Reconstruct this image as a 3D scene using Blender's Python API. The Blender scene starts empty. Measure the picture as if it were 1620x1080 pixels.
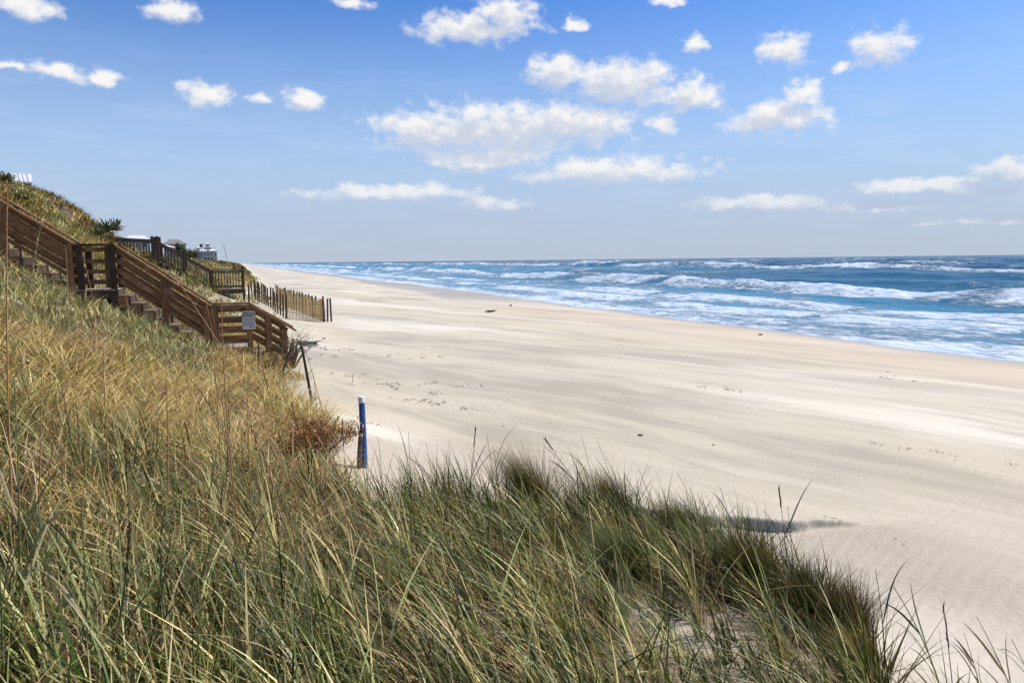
import bpy, bmesh, math, random
import numpy as np
from mathutils import Vector, Matrix

random.seed(7); rng = np.random.default_rng(11)
scn = bpy.context.scene
COL = scn.collection

# ------------------------------------------------------------------ camera
# world: +Y runs along the beach, +X points out to sea, Z up, metres
CAM_H, FPX, HEAD = 3.2, 1170.0, math.radians(20)
PITCH, ROLL = math.atan((540 - 411.5) / FPX), math.atan(13 / 1220)
FW = Vector((math.sin(HEAD) * math.cos(PITCH), math.cos(HEAD) * math.cos(PITCH), -math.sin(PITCH)))
R0 = Vector((math.cos(HEAD), -math.sin(HEAD), 0)); U0 = R0.cross(FW)
RT = R0 * math.cos(ROLL) - U0 * math.sin(ROLL); UP = RT.cross(FW)
CAMP = Vector((0, 0, CAM_H))
cam = bpy.data.cameras.new('camera'); camo = bpy.data.objects.new('camera', cam); COL.objects.link(camo)
cam.sensor_width = 36; cam.lens = 36 * FPX / 1620; cam.clip_start = 0.05; cam.clip_end = 60000
camo.matrix_world = Matrix.Translation(CAMP) @ Matrix((RT, UP, -FW)).transposed().to_4x4()
scn.camera = camo

# ------------------------------------------------------------------ light, sky
SUN_AZ, SUN_EL = math.radians(84), math.radians(50)      # azimuth from +Y towards +X (the sea side)
SUN_DIR = Vector((math.sin(SUN_AZ) * math.cos(SUN_EL), math.cos(SUN_AZ) * math.cos(SUN_EL), math.sin(SUN_EL)))
sl = bpy.data.lights.new('sun', 'SUN'); sl.energy = 5.0; sl.angle = math.radians(0.53); sl.color = (1.0, 0.935, 0.83)
so = bpy.data.objects.new('sun', sl); COL.objects.link(so); so.location = SUN_DIR * 60
so.rotation_euler = (-SUN_DIR).to_track_quat('-Z', 'Y').to_euler()
scn.view_settings.view_transform = 'Standard'; scn.view_settings.look = 'None'
scn.view_settings.exposure = 0.0; scn.view_settings.gamma = 1.0
scn.render.engine = 'CYCLES'
scn.cycles.max_bounces = 6; scn.cycles.diffuse_bounces = 3; scn.cycles.glossy_bounces = 3
scn.cycles.transmission_bounces = 4; scn.cycles.volume_bounces = 0; scn.cycles.transparent_max_bounces = 6
scn.cycles.caustics_reflective = False; scn.cycles.caustics_refractive = False


class NT:
    """tiny node-tree writer"""
    def __init__(self, tree): self.t = tree; self.n = tree.nodes; self.l = tree.links
    def put(self, sock, v):
        if v is None: return
        if isinstance(v, bpy.types.NodeSocket): self.l.new(v, sock)
        elif isinstance(v, (tuple, list)):
            dv = sock.default_value
            sock.default_value = tuple(v) + (1.0,) * (len(dv) - len(v)) if len(v) < len(dv) else tuple(v)
        else: sock.default_value = v
    def node(self, typ, ins=None, out=0, **props):
        nd = self.n.new(typ)
        for k, v in props.items(): setattr(nd, k, v)
        for k, v in (ins or {}).items(): self.put(nd.inputs[k], v)
        return nd.outputs[out] if out is not None else nd
    def m(self, op, a, b=None, c=None, clamp=False):
        return self.node('ShaderNodeMath', {0: a, 1: b, 2: c}, operation=op, use_clamp=clamp)
    def v(self, op, a, b=None, out=0, scale=None):
        nd = self.n.new('ShaderNodeVectorMath'); nd.operation = op
        self.put(nd.inputs[0], a)
        if b is not None: self.put(nd.inputs[1], b)
        if scale is not None: self.put(nd.inputs['Scale'], scale)
        return nd.outputs[out]
    def ss(self, x, a, b, lo=0.0, hi=1.0):
        return self.node('ShaderNodeMapRange', {0: x, 1: a, 2: b, 3: lo, 4: hi}, interpolation_type='SMOOTHSTEP')
    def noise(self, vec, scale, detail=4, rough=0.55, lac=2.0, out=0, dist=0.0):
        return self.node('ShaderNodeTexNoise', {'Vector': vec, 'Scale': scale, 'Detail': detail, 'Roughness': rough, 'Lacunarity': lac, 'Distortion': dist}, out=out)
    def mix(self, f, a, b, blend='MIX'):
        nd = self.n.new('ShaderNodeMix'); nd.data_type = 'RGBA'; nd.blend_type = blend; nd.clamp_factor = True
        self.put(nd.inputs[0], f); self.put(nd.inputs[6], a); self.put(nd.inputs[7], b)
        return nd.outputs[2]
    def comb(self, x, y, z=0.0): return self.node('ShaderNodeCombineXYZ', {0: x, 1: y, 2: z})


def ray(px, py): return FW + RT * ((px - 810) / FPX) + UP * ((540 - py) / FPX)
def azel(px, py):
    d = ray(px, py).normalized()
    return math.atan2(d.x, d.y), math.asin(d.z)


def build_world():
    w = bpy.data.worlds.new('World'); scn.world = w; w.use_nodes = True
    T = NT(w.node_tree); T.n.clear()
    sky = T.node('ShaderNodeTexSky', sky_type='NISHITA', sun_disc=False, sun_elevation=SUN_EL, sun_rotation=SUN_AZ,
                 altitude=0.0, air_density=1.25, dust_density=1.2, ozone_density=2.5)
    skyc = T.node('ShaderNodeHueSaturation', {'Hue': 0.5, 'Saturation': 1.22, 'Value': 1.0, 'Color': sky})
    skyc = T.v('MULTIPLY', skyc, (0.049, 0.082, 0.136))
    D = T.v('NORMALIZE', T.node('ShaderNodeTexCoord', out=0))
    sx = T.node('ShaderNodeSeparateXYZ', {0: D}, out=None)
    az = T.m('ARCTAN2', sx.outputs[0], sx.outputs[1]); el = T.m('ARCSINE', sx.outputs[2])
    P0 = T.comb(az, el, 0.0)
    # cumulus in view: direction and half-size of every puff (read off the photograph in its pixels)
    puffs = [(40, 8, 48, 26), (272, 14, 44, 26), (558, 6, 36, 14), (745, 46, 104, 30), (800, 22, 52, 36), (912, 36, 18, 15),
             (1056, 4, 26, 9), (1100, 70, 26, 18), (1240, 80, 46, 32), (1396, 74, 58, 35), (1328, 105, 17, 12), (95, 112, 64, 17),
             (166, 122, 30, 14), (14, 103, 24, 10), (328, 150, 44, 24), (478, 158, 36, 24), (412, 156, 18, 10), (885, 112, 56, 34),
             (985, 130, 100, 42), (1090, 150, 62, 32), (1232, 186, 90, 34), (1272, 150, 40, 22), (790, 206, 200, 48), (672, 208, 82, 34),
             (905, 195, 130, 36), (965, 272, 170, 27), (770, 250, 120, 22), (1046, 202, 26, 18), (620, 306, 150, 15), (780, 322, 66, 11),
             (1480, 291, 190, 12), (1596, 272, 66, 26), (1556, 306, 100, 18), (1200, 322, 120, 17), (1390, 325, 110, 12), (1490, 350, 170, 7)]
    groups = []
    for (x, y, rx, ry) in puffs:
        a, e = azel(x, y); a1, _ = azel(x + rx, y); _, e1 = azel(x, y - ry)
        groups.append((a, e, 1 / max(.004, abs(a1 - a)), 1 / max(.003, abs(e1 - e))))
    wn = T.noise(T.v('MULTIPLY', P0, (1, 1.5, 1)), 26.0, 3, .6, out=1)
    warp = T.v('MULTIPLY', T.v('SUBTRACT', wn, (.5, .5, .5)), (.040, .022, 0))

    def density(p):
        q = T.v('ADD', p, warp); acc = None
        for (a, e, ia, ie) in groups:
            L = T.v('LENGTH', T.v('MULTIPLY', T.v('SUBTRACT', q, (a, e, 0)), (ia, ie, 0)), out=1)
            acc = L if acc is None else T.m('SMOOTH_MIN', acc, L, 0.35)
        n = T.noise(T.v('MULTIPLY', p, (1, 1.4, 1)), 38.0, 8, .60)
        return T.m('ADD', T.m('SUBTRACT', 1.10, acc), T.m('MULTIPLY', T.m('SUBTRACT', n, .5), 2.1))
    d0 = density(P0)
    d1 = density(T.v('ADD', P0, (.009, .018, 0)))
    # the same fair-weather cumulus carries on round the rest of the sky
    flat = T.m('MAXIMUM', sx.outputs[2], .06)
    lay = T.comb(T.m('DIVIDE', sx.outputs[0], flat), T.m('DIVIDE', sx.outputs[1], flat), 0)
    ng = T.noise(lay, .85, 7, .58)
    away = T.m('MAXIMUM', T.ss(T.m('ABSOLUTE', T.m('SUBTRACT', az, HEAD)), .66, .80), T.ss(el, .40, .50))
    gd = T.m('MULTIPLY', T.m('MULTIPLY', T.m('SUBTRACT', ng, .56), 5.0), away)
    a_in = T.ss(d0, -.06, .80)
    a_out = T.ss(gd, .0, .5)
    alpha = T.m('MAXIMUM', a_in, a_out)
    shade = T.ss(d1, -.10, .85)
    lit = T.mix(shade, (.97, .95, .93), (.62, .67, .78))
    low = T.m('MULTIPLY', T.ss(el, .13, .05), T.ss(d1, -.5, .5))
    lit = T.mix(T.m('MULTIPLY', low, .85), lit, (.42, .52, .70))
    # thin veil and grey-lilac haze low over the sea
    veil = T.noise(T.v('MULTIPLY', P0, (1, 5.5, 1)), 7.0, 5, .6)
    vm = T.m('MULTIPLY', T.ss(veil, .42, .78), T.ss(el, .30, .06))
    col = T.mix(T.m('MULTIPLY', vm, .62), skyc, (.62, .76, .97))
    col = T.mix(T.m('MULTIPLY', T.ss(el, .37, .08), .78), col, (.49, .66, .92))
    hz = T.ss(el, .17, -.01)
    col = T.mix(T.m('MULTIPLY', hz, .72), col, (.52, .565, .65))
    fade = T.m('MULTIPLY', alpha, T.m('MULTIPLY_ADD', T.ss(el, .02, .15), .48, .48))
    col = T.mix(fade, col, lit)
    bg = T.node('ShaderNodeBackground', {'Color': col, 'Strength': 1.0})
    o = T.n.new('ShaderNodeOutputWorld'); T.l.new(bg, o.inputs[0])
build_world()


# ------------------------------------------------------------------ numpy noise and terrain
def _h(ix, iy, s):
    n = (ix.astype(np.int64) * 374761393 + iy.astype(np.int64) * 668265263 + s * 974634777) & 0xffffffff
    n = ((n ^ (n >> 13)) * 1274126177) & 0xffffffff
    return ((n ^ (n >> 16)) & 0xffff) / 65535.0
def vnoise(x, y, s=0):
    x, y = np.broadcast_arrays(np.asarray(x, float), np.asarray(y, float))
    ix = np.floor(x); iy = np.floor(y); fx = x - ix; fy = y - iy
    fx = fx * fx * (3 - 2 * fx); fy = fy * fy * (3 - 2 * fy)
    ix = ix.astype(np.int64); iy = iy.astype(np.int64)
    a = _h(ix, iy, s); b = _h(ix + 1, iy, s); c = _h(ix, iy + 1, s); d = _h(ix + 1, iy + 1, s)
    return (a + (b - a) * fx) * (1 - fy) + (c + (d - c) * fx) * fy
def fbm(x, y, o=4, s=0):
    r = 0; amp = .5; tot = 0
    for k in range(o):
        r = r + amp * vnoise(x * 2 ** k + 17.3 * k, y * 2 ** k - 9.1 * k, s + k); tot += amp; amp *= .5
    return r / tot
def sst(x, a, b):
    t = np.clip((x - a) / (b - a), 0, 1); return t * t * (3 - 2 * t)

SEA = -0.3
SHORE = 24.2
def toe_line(u):
    return 1.25 + 1.0 * sst(u, 37, 46) + .5 * (fbm(u / 5.0, u * 0 + 3.3, 3, 5) - .5) + .9 * (fbm(u / 40.0, u * 0 + 7.7, 2, 8) - .5) * sst(u, 60, 120)
def scarp_u(v): return np.interp(v, [3.5, 5.19, 5.85, 6.48, 6.91, 7.55, 8.3], [8.2, 7.11, 6.70, 6.40, 6.34, 6.47, 6.7]) + .22 * (fbm(v * 2.6, v * 0, 4, 77) - .5)
def ground(v, u):
    v = np.asarray(v, float); u = np.asarray(u, float)
    b = .10 + .05 * (fbm(v / 4, u / 9, 3, 21) - .5) + .02 * (fbm(v / .9, u / 2.2, 3, 22) - .5)
    sl = SHORE + 1.6 * (fbm(u / 28.0, u * 0, 3, 31) - .5) + .9 * (fbm(u / 7.0, u * 0 + 5, 2, 32) - .5)
    b = b - .40 * sst(v, 9, 24) * (v < 24) - .40 * (v >= 24) - .055 * np.clip(v - sl, -1.2, 40)
    # low sand step in front of the grass, with a flat pan on the near side
    st = sst(scarp_u(v) - u, -.02, .045) * sst(v, 3.4, 4.8) * (1 - sst(v, 5.5, 6.9))
    b = b - .14 * st
    s = toe_line(u) - v
    sp = np.where(s > 6, s, np.log1p(np.exp(np.clip(s / .45, -30, 30))) * .45)
    cap = 6.98 - 3.65 * sst(u, 44, 76) + 1.4 * (fbm(u / 22.0, u * 0 + 1.1, 3, 41) - .5) * sst(u, 70, 110)
    d = .24 * sp + .032 * sp * sp + .30 * sst(s, -2.8, 1.2)
    d = d - 2.2 * np.exp(-((u - 56.0) / 10.0) ** 2) * sst(s, 4.0, 9.0) * (1 - .8 * sst(s, 9.0, 11.5)) * (s < 30)
    d = d + (.13 * np.exp(-((u - 18.5) / .8) ** 2) - .20 * np.exp(-((u - 20.5) / .9) ** 2)) * sst(s, .8, 3.0) * (s < 30)
    hump = .5 * (fbm(v / 3.0, u / 3.5, 3, 51) - .5) * sst(s, .5, 4)
    d = d + hump
    k = 1.1
    d = np.where(s > 2, -np.logaddexp(-d / k * 1.6, -cap / k * 1.6) * k / 1.6, d)
    d = np.where(s > 14, d - .12 * np.clip(s - 14, 0, 12), d)
    lobe = 1.48 - .30 * np.sqrt((v * .90) ** 2 + (np.abs(u) * .76) ** 2 + .6) + .22 * (fbm(v / 1.3, u / 1.3, 3, 61) - .5)
    base = b + d
    kk = .25
    return np.logaddexp(base / kk, np.clip(lobe, -3, 9) / kk) * kk
def gz(v, u): return float(ground(np.array([v]), np.array([u]))[0])
def ground_hit(px, py):
    d = ray(px, py); t = np.concatenate([np.linspace(.8, 40, 1600), np.geomspace(40, 3000, 1600)])
    x = CAMP.x + d.x * t; y = CAMP.y + d.y * t; z = CAMP.z + d.z * t
    below = np.nonzero(z < ground(x, y))[0]
    i = below[0] if len(below) else len(t) - 1
    return Vector((x[i], y[i], gz(x[i], y[i])))
def at_depth(px, py, dep): return CAMP + ray(px, py) * dep
def depth_of(p): return (p - CAMP).dot(FW)

# vegetated ground: dune face and the grassy lobe in front of the camera
lobe_px = [(540, 772), (640, 803), (740, 792), (860, 790), (985, 802), (1090, 832), (1190, 872), (1290, 945), (1372, 1030), (1400, 1110)]
lobe_poly = [(p.x, p.y) for p in (ground_hit(*q) for q in lobe_px)] + [(3.6, 1.0), (1.5, -4), (-6, -4), (-6, 10)]
def in_poly(x, y, poly):
    x = np.asarray(x); y = np.asarray(y); ins = np.zeros(x.shape, bool); n = len(poly)
    for i in range(n):
        x0, y0 = poly[i]; x1, y1 = poly[(i + 1) % n]
        c = ((y0 > y) != (y1 > y)) & (x < (x1 - x0) * (y - y0) / (y1 - y0 + 1e-12) + x0)
        ins ^= c
    return ins
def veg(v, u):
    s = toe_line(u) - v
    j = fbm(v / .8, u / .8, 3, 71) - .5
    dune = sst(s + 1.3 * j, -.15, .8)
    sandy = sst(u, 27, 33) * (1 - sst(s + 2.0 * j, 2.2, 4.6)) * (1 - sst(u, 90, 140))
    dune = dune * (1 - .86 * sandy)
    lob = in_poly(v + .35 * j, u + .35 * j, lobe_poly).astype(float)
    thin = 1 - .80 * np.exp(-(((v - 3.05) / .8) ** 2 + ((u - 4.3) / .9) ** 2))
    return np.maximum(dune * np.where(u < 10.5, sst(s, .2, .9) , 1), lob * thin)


# ------------------------------------------------------------------ helpers for objects
MATS = {}
def mat(name):
    m = bpy.data.materials.new(name); m.use_nodes = True; m.node_tree.nodes.clear(); MATS[name] = m
    return m, NT(m.node_tree)
def finish(T, surf):
    o = T.n.new('ShaderNodeOutputMaterial'); T.l.new(surf, o.inputs[0])
def principled(T, color, rough=.6, normal=None, spec=.5, **kw):
    ins = {'Base Color': color, 'Roughness': rough, 'Specular IOR Level': spec}
    if normal is not None: ins['Normal'] = normal
    ins.update(kw)
    return T.node('ShaderNodeBsdfPrincipled', ins)
def bump(T, h, strength=.3, dist=.01, normal=None):
    return T.node('ShaderNodeBump', {'Strength': strength, 'Distance': dist, 'Height': h, 'Normal': normal})

def tag(o, label=None, cat=None, group=None, kind=None):
    if label: o['label'] = label
    if cat: o['category'] = cat
    if group: o['group'] = group
    if kind: o['kind'] = kind
    return o
def link(name, me, m, parent=None, mw=None):
    o = bpy.data.objects.new(name, me); COL.objects.link(o)
    if m is not None and me is not None and len(me.materials) == 0: me.materials.append(MATS[m])
    if mw is not None: o.matrix_world = mw
    if parent is not None:
        o.parent = parent
        if mw is not None: o.matrix_local = PINV[parent.name] @ mw
    return o
PINV = {}
def thing(name, loc, label, cat, group=None, rz=0.0):
    o = bpy.data.objects.new(name, None); COL.objects.link(o); o.empty_display_size = .2
    o.location = loc; o.rotation_euler = (0, 0, rz)
    PINV[o.name] = (Matrix.Translation(Vector(loc)) @ Matrix.Rotation(rz, 4, 'Z')).inverted()
    return tag(o, label, cat, group)
def part(name, verts, faces, m, parent, smooth=False):
    """a mesh given in world coordinates, put under its thing"""
    me = bpy.data.meshes.new(name)
    c = Vector(verts[0]) * 0
    for q in verts: c += Vector(q)
    c /= len(verts)
    me.from_pydata([tuple(Vector(q) - c) for q in verts], [], faces); me.update()
    if smooth: me.shade_smooth()
    mw = Matrix.Translation(c)
    o = link(name, me, m, None); o.matrix_world = mw
    if parent is not None:
        o.parent = parent
        root = parent; inv = PINV.get(parent.name)
        if inv is None: inv = Matrix.Identity(4)
        o.matrix_local = inv @ mw
    PINV[o.name] = mw.inverted()
    return o
BOXES = {}
def board(name, p0, p1, w, t, m, parent, up=(0, 0, 1), off=(0, 0)):
    """a straight board from p0 to p1: w across (local Z, towards up), t thick (local Y)"""
    p0 = Vector(p0); p1 = Vector(p1); L = (p1 - p0).length
    key = (round(L, 2), round(w, 3), round(t, 3), m)
    me = BOXES.get(key)
    if me is None:
        b = min(.006, w * .15, t * .15)
        bm = bmesh.new(); bmesh.ops.create_cube(bm, size=1)
        bmesh.ops.scale(bm, vec=(key[0], key[2], key[1]), verts=bm.verts)
        me = bpy.data.meshes.new(name); bm.to_mesh(me); bm.free(); me.materials.append(MATS[m]); BOXES[key] = me
    x = (p1 - p0).normalized(); z = Vector(up); z = (z - x * z.dot(x)).normalized(); y = z.cross(x)
    mw = Matrix.Translation((p0 + p1) / 2 + y * off[0] + z * off[1]) @ Matrix((x, y, z)).transposed().to_4x4()
    o = link(name, me, None, parent); o.matrix_world = mw
    if parent is not None: o.matrix_local = PINV[parent.name] @ mw
    PINV[o.name] = mw.inverted()
    return o
def tube(pts, rad, sides=6, cap=True):
    """verts, faces of a tapered tube along pts; rad is a number or one radius per point"""
    n = len(pts); rad = [rad] * n if isinstance(rad, (int, float)) else rad
    V = []; Fc = []
    pts = [Vector(p) for p in pts]
    for i, p in enumerate(pts):
        d = (pts[min(i + 1, n - 1)] - pts[max(i - 1, 0)]).normalized()
        a = d.cross(Vector((0, 0, 1)) if abs(d.z) < .9 else Vector((1, 0, 0))).normalized(); b = d.cross(a)
        for k in range(sides):
            an = 2 * math.pi * k / sides
            V.append(p + (a * math.cos(an) + b * math.sin(an)) * rad[i])
    for i in range(n - 1):
        for k in range(sides):
            k2 = (k + 1) % sides
            Fc.append((i * sides + k, i * sides + k2, (i + 1) * sides + k2, (i + 1) * sides + k))
    if cap: Fc.append(tuple(range(sides))[::-1]); Fc.append(tuple((n - 1) * sides + k for k in range(sides)))
    return V, Fc
def merge(parts):
    V = []; Fc = []
    for v, f in parts:
        o = len(V); V += v; Fc += [tuple(i + o for i in q) for q in f]
    return V, Fc

def np_mesh(name, V, tris, m, colors=None, smooth=True, quads=False):
    me = bpy.data.meshes.new(name); k = 4 if quads else 3
    me.vertices.add(len(V)); me.vertices.foreach_set('co', np.ascontiguousarray(V, np.float32).ravel())
    nf = len(tris)
    me.loops.add(nf * k); me.loops.foreach_set('vertex_index', np.ascontiguousarray(tris, np.int32).ravel())
    me.polygons.add(nf)
    me.polygons.foreach_set('loop_start', np.arange(0, nf * k, k, dtype=np.int32))
    me.polygons.foreach_set('loop_total', np.full(nf, k, np.int32))
    if smooth: me.polygons.foreach_set('use_smooth', np.ones(nf, bool))
    me.update(calc_edges=True)
    for an, (typ, arr) in (colors or {}).items():
        at = me.attributes.new(an, typ, 'POINT')
        at.data.foreach_set('color' if 'COLOR' in typ else 'value', np.ascontiguousarray(arr, np.float32).ravel())
    me.materials.append(MATS[m])
    return me


# ------------------------------------------------------------------ materials
def make_materials():
    # sand
    m, T = mat('sand')
    pos = T.node('ShaderNodeNewGeometry', out=0)
    sdir = math.atan2(6, -14)            # wind streaks run along the beach and slightly to sea
    ca, sa = math.cos(sdir), math.sin(sdir)
    sp = T.node('ShaderNodeSeparateXYZ', {0: pos}, out=None)
    along = T.m('ADD', T.m('MULTIPLY', sp.outputs[0], sa), T.m('MULTIPLY', sp.outputs[1], ca))
    across = T.m('SUBTRACT', T.m('MULTIPLY', sp.outputs[0], ca), T.m('MULTIPLY', sp.outputs[1], sa))
    wob = T.m('MULTIPLY', T.m('SUBTRACT', T.noise(pos, .07, 2), .5), 4.0)
    across = T.m('ADD', across, wob)
    s1 = T.noise(T.comb(T.m('MULTIPLY', along, .055), T.m('MULTIPLY', across, .30)), 1.0, 3, .5)
    s2 = T.noise(T.comb(T.m('MULTIPLY', along, .22), T.m('MULTIPLY', across, 1.5), 4.2), 1.0, 5, .62)
    s3 = T.noise(T.comb(T.m('MULTIPLY', along, 1.2), T.m('MULTIPLY', across, 9.0), 9.2), 1.0, 4, .7)
    big = T.noise(pos, .09, 3, .5)
    s4 = T.noise(T.comb(T.m('MULTIPLY', along, .20), T.m('MULTIPLY', across, .42), 7.7), 1.0, 4, .55)
    g = T.m('ADD', T.m('ADD', T.m('MULTIPLY', s1, .55), T.m('MULTIPLY', s4, .45)), T.m('MULTIPLY', s2, .45))
    g = T.m('ADD', g, T.m('MULTIPLY_ADD', s3, .12, .05))
    g = T.m('ADD', g, T.m('MULTIPLY', T.node('ShaderNodeAttribute', out=2, attribute_name='mineral'), .20))
    grey = T.ss(g, .78, 1.00)
    c = T.mix(T.ss(big, .35, .65), (.615, .545, .405), (.585, .51, .37))
    c = T.mix(T.ss(T.noise(T.comb(T.m('MULTIPLY', along, .04), T.m('MULTIPLY', across, .22), 2.0), 1.0, 4), .48, .60), c, (.735, .665, .525))
    c = T.mix(T.m('MULTIPLY', grey, .60), c, (.30, .265, .205))
    # heavy dark grains and small specks
    fine = T.noise(pos, 26.0, 3, .7)
    c = T.mix(T.m('MULTIPLY', T.ss(fine, .50, .80), .30), c, (.38, .34, .28))
    c = T.mix(T.m('MULTIPLY', T.ss(T.noise(pos, 6.0, 4, .75), .66, .74), T.m('MULTIPLY', T.ss(s2, .5, .62), .5)), c, (.16, .13, .10))
    wet_and_shade = T.node('ShaderNodeAttribute', out=2, attribute_name='wet_and_shade')
    warm = T.node('ShaderNodeAttribute', out=2, attribute_name='warm')
    c = T.mix(T.m('MULTIPLY', warm, .55), c, (.60, .475, .335))
    c = T.mix(T.m('MULTIPLY', wet_and_shade, .62), c, (.33, .285, .23))  # damp sand, plus the painted shade on the step face
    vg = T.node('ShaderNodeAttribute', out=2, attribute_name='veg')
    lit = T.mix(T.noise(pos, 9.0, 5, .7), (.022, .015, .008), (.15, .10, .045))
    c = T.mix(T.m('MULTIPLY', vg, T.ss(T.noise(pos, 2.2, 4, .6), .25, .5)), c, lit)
    rip = T.node('ShaderNodeTexWave', {'Vector': T.comb(T.m('MULTIPLY', along, .9), T.m('MULTIPLY', across, .35)), 'Scale': 2.2, 'Distortion': 6.0, 'Detail': 3.0, 'Detail Scale': 1.4}, out=1)
    h = T.m('ADD', T.m('MULTIPLY', T.noise(pos, 14.0, 6, .72), 1.0), T.m('MULTIPLY', rip, .22))
    h = T.m('ADD', h, T.m('MULTIPLY', s3, .25))
    nrm = bump(T, h, .55, .03)
    rough = T.m('MULTIPLY_ADD', wet_and_shade, -.50, .85)
    finish(T, principled(T, c, rough, nrm, .35))

    # sea water with foam
    m, T = mat('sea_water')
    pos = T.node('ShaderNodeNewGeometry', out=0)
    fo = T.node('ShaderNodeAttribute', out=2, attribute_name='foam')
    sh = T.node('ShaderNodeAttribute', out=2, attribute_name='shallow')
    p2 = T.v('MULTIPLY', pos, (1.0, .55, 1.0))
    n1 = T.noise(p2, .16, 7, .66, dist=.6)
    n2 = T.noise(T.v('MULTIPLY', pos, (1.6, .7, 1.0)), .75, 7, .70, dist=.9)
    n3 = T.noise(T.v('MULTIPLY', pos, (2.2, .8, 1.0)), 2.2, 6, .72, dist=.5)
    nn = T.m('ADD', T.m('ADD', T.m('MULTIPLY', n1, .40), T.m('MULTIPLY', n2, .45)), T.m('MULTIPLY', n3, .34))
    nn = T.m('MULTIPLY_ADD', T.m('SUBTRACT', nn, .595), 1.75, .595)
    thr = T.m('MULTIPLY_ADD', fo, -.58, .93)
    foam = T.ss(T.m('SUBTRACT', nn, thr), -.04, .20)
    deep = T.mix(T.noise(pos, .03, 3), (.004, .046, .086), (.007, .082, .140))
    wc = T.mix(sh, deep, (.045, .255, .40))
    wv = T.noise(T.v('MULTIPLY', pos, (1.2, .6, 1.0)), 1.3, 6, .65)
    wv2 = T.noise(T.v('MULTIPLY', pos, (1.0, .5, 1.0)), .35, 4, .6)
    hh = T.m('ADD', T.m('MULTIPLY', wv, .4), wv2)
    nrm = bump(T, T.m('ADD', hh, T.m('MULTIPLY', T.m('MULTIPLY', foam, n2), 1.1)), .8, .55)
    water = principled(T, wc, .24, nrm, .13, IOR=1.33)
    fcol = T.mix(T.ss(n2, .3, .75), (.46, .64, .80), (.90, .92, .92))
    foamb = principled(T, fcol, .8, nrm, .2)
    mx = T.node('ShaderNodeMixShader', {0: foam, 1: water, 2: foamb})
    finish(T, mx)

    # grass blades: base colour per blade
    m, T = mat('grass_blade')
    c = T.node('ShaderNodeAttribute', out=0, attribute_name='tint')
    a = principled(T, c, .45, None, .28)
    b = T.node('ShaderNodeBsdfTranslucent', {'Color': c})
    finish(T, T.node('ShaderNodeMixShader', {0: .11, 1: a, 2: b}))

    def wood(name, c0, c1, worn, rough=.75):
        m, T = mat(name)
        oc = T.node('ShaderNodeTexCoord', out=3)
        rnd = T.node('ShaderNodeObjectInfo', out=5)
        q = T.v('ADD', T.v('MULTIPLY', oc, (1.3, 16, 16)), T.comb(T.m('MULTIPLY', rnd, 37), T.m('MULTIPLY', rnd, 11), 0))
        n = T.noise(q, 1.6, 6, .65, dist=.8)
        n2 = T.noise(T.v('ADD', oc, T.comb(rnd, 0, 0)), 3.0, 4, .6)
        c = T.mix(T.ss(n, .3, .7), c0, c1)
        c = T.mix(T.m('MULTIPLY', T.ss(n2, .50, .72), .65), c, worn)
        c = T.v('SCALE', c, scale=T.m('MULTIPLY_ADD', rnd, .5, .75))
        finish(T, principled(T, c, rough, bump(T, n, .35, .006), .3))
    wood('brown_wood', (.13, .060, .023), (.37, .19, .078), (.46, .31, .17))
    wood('dark_wood', (.045, .026, .016), (.11, .066, .040), (.17, .13, .09))
    wood('grey_wood', (.075, .055, .040), (.20, .155, .115), (.34, .30, .25))
    wood('tread_wood', (.24, .185, .135), (.42, .34, .25), (.50, .44, .36))
    wood('step_wood', (.10, .065, .04), (.21, .15, .10), (.34, .28, .21))
    wood('fence_post_wood', (.055, .036, .024), (.15, .105, .070), (.24, .19, .14))
    wood('slat_wood', (.52, .37, .16), (.76, .59, .32), (.78, .66, .43))
    wood('bark', (.05, .035, .025), (.14, .10, .07), (.20, .16, .12), .9)
    def plain(name, col, rough=.6, var=.15, scale=6, spec=.4, metallic=0.0):
        m, T = mat(name)
        oc = T.node('ShaderNodeTexCoord', out=3)
        n = T.noise(oc, scale, 5, .6)
        k = T.m('MULTIPLY_ADD', T.m('SUBTRACT', n, .5), 2 * var, 1.0)
        c = T.v('SCALE', T.node('ShaderNodeRGB', out=0), scale=k)
        c.node.inputs[0].links[0].from_node.outputs[0].default_value = tuple(col) + (1,)
        finish(T, principled(T, c, rough, bump(T, n, .15, .004), spec, Metallic=metallic))
    plain('blue_paint', (.020, .085, .27), .6, .5, 22)
    plain('white_paint', (.78, .77, .74), .5, .12)
    plain('off_white_wall', (.52, .47, .41), .7, .08, 1.0)
    plain('grey_wall', (.21, .20, .17), .8, .15, 1.0)
    plain('tan_wall', (.46, .40, .33), .8, .1, 1.0)
    plain('white_metal', (.72, .72, .69), .38, .06, 1.0, .5)
    plain('rib_metal', (.42, .42, .41), .4, .06, 1.0, .5)
    plain('grey_shingle', (.24, .215, .19), .85, .25, 2.0)
    plain('window_glass', (.03, .04, .05), .12, .1, 1.0, .6)
    plain('sign_board', (.66, .63, .58), .55, .16, 9)
    plain('sign_ink', (.02, .018, .016), .6, .1)
    plain('steel_wire', (.16, .13, .10), .5, .2, 20, .5, .6)
    plain('black_stick', (.03, .022, .017), .7, .3, 8)
    plain('grey_driftwood', (.12, .115, .11), .8, .4, 9)
    plain('straw_stem', (.42, .22, .085), .6, .2, 9)
    plain('pale_stem', (.46, .36, .20), .6, .2, 9)
    plain('green_stem', (.13, .16, .05), .55, .2, 9)
    plain('rust_stem', (.26, .115, .045), .6, .2, 9)
    plain('olive_stem', (.24, .23, .08), .5, .2, 9)
    plain('dark_stem', (.075, .06, .025), .6, .2, 9)
    plain('wrack', (.055, .040, .026), .8, .4, 30)
    plain('brown_chunk', (.13, .085, .05), .8, .3, 20)
    plain('pale_mound', (.60, .54, .45), .9, .1, 12)
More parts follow.
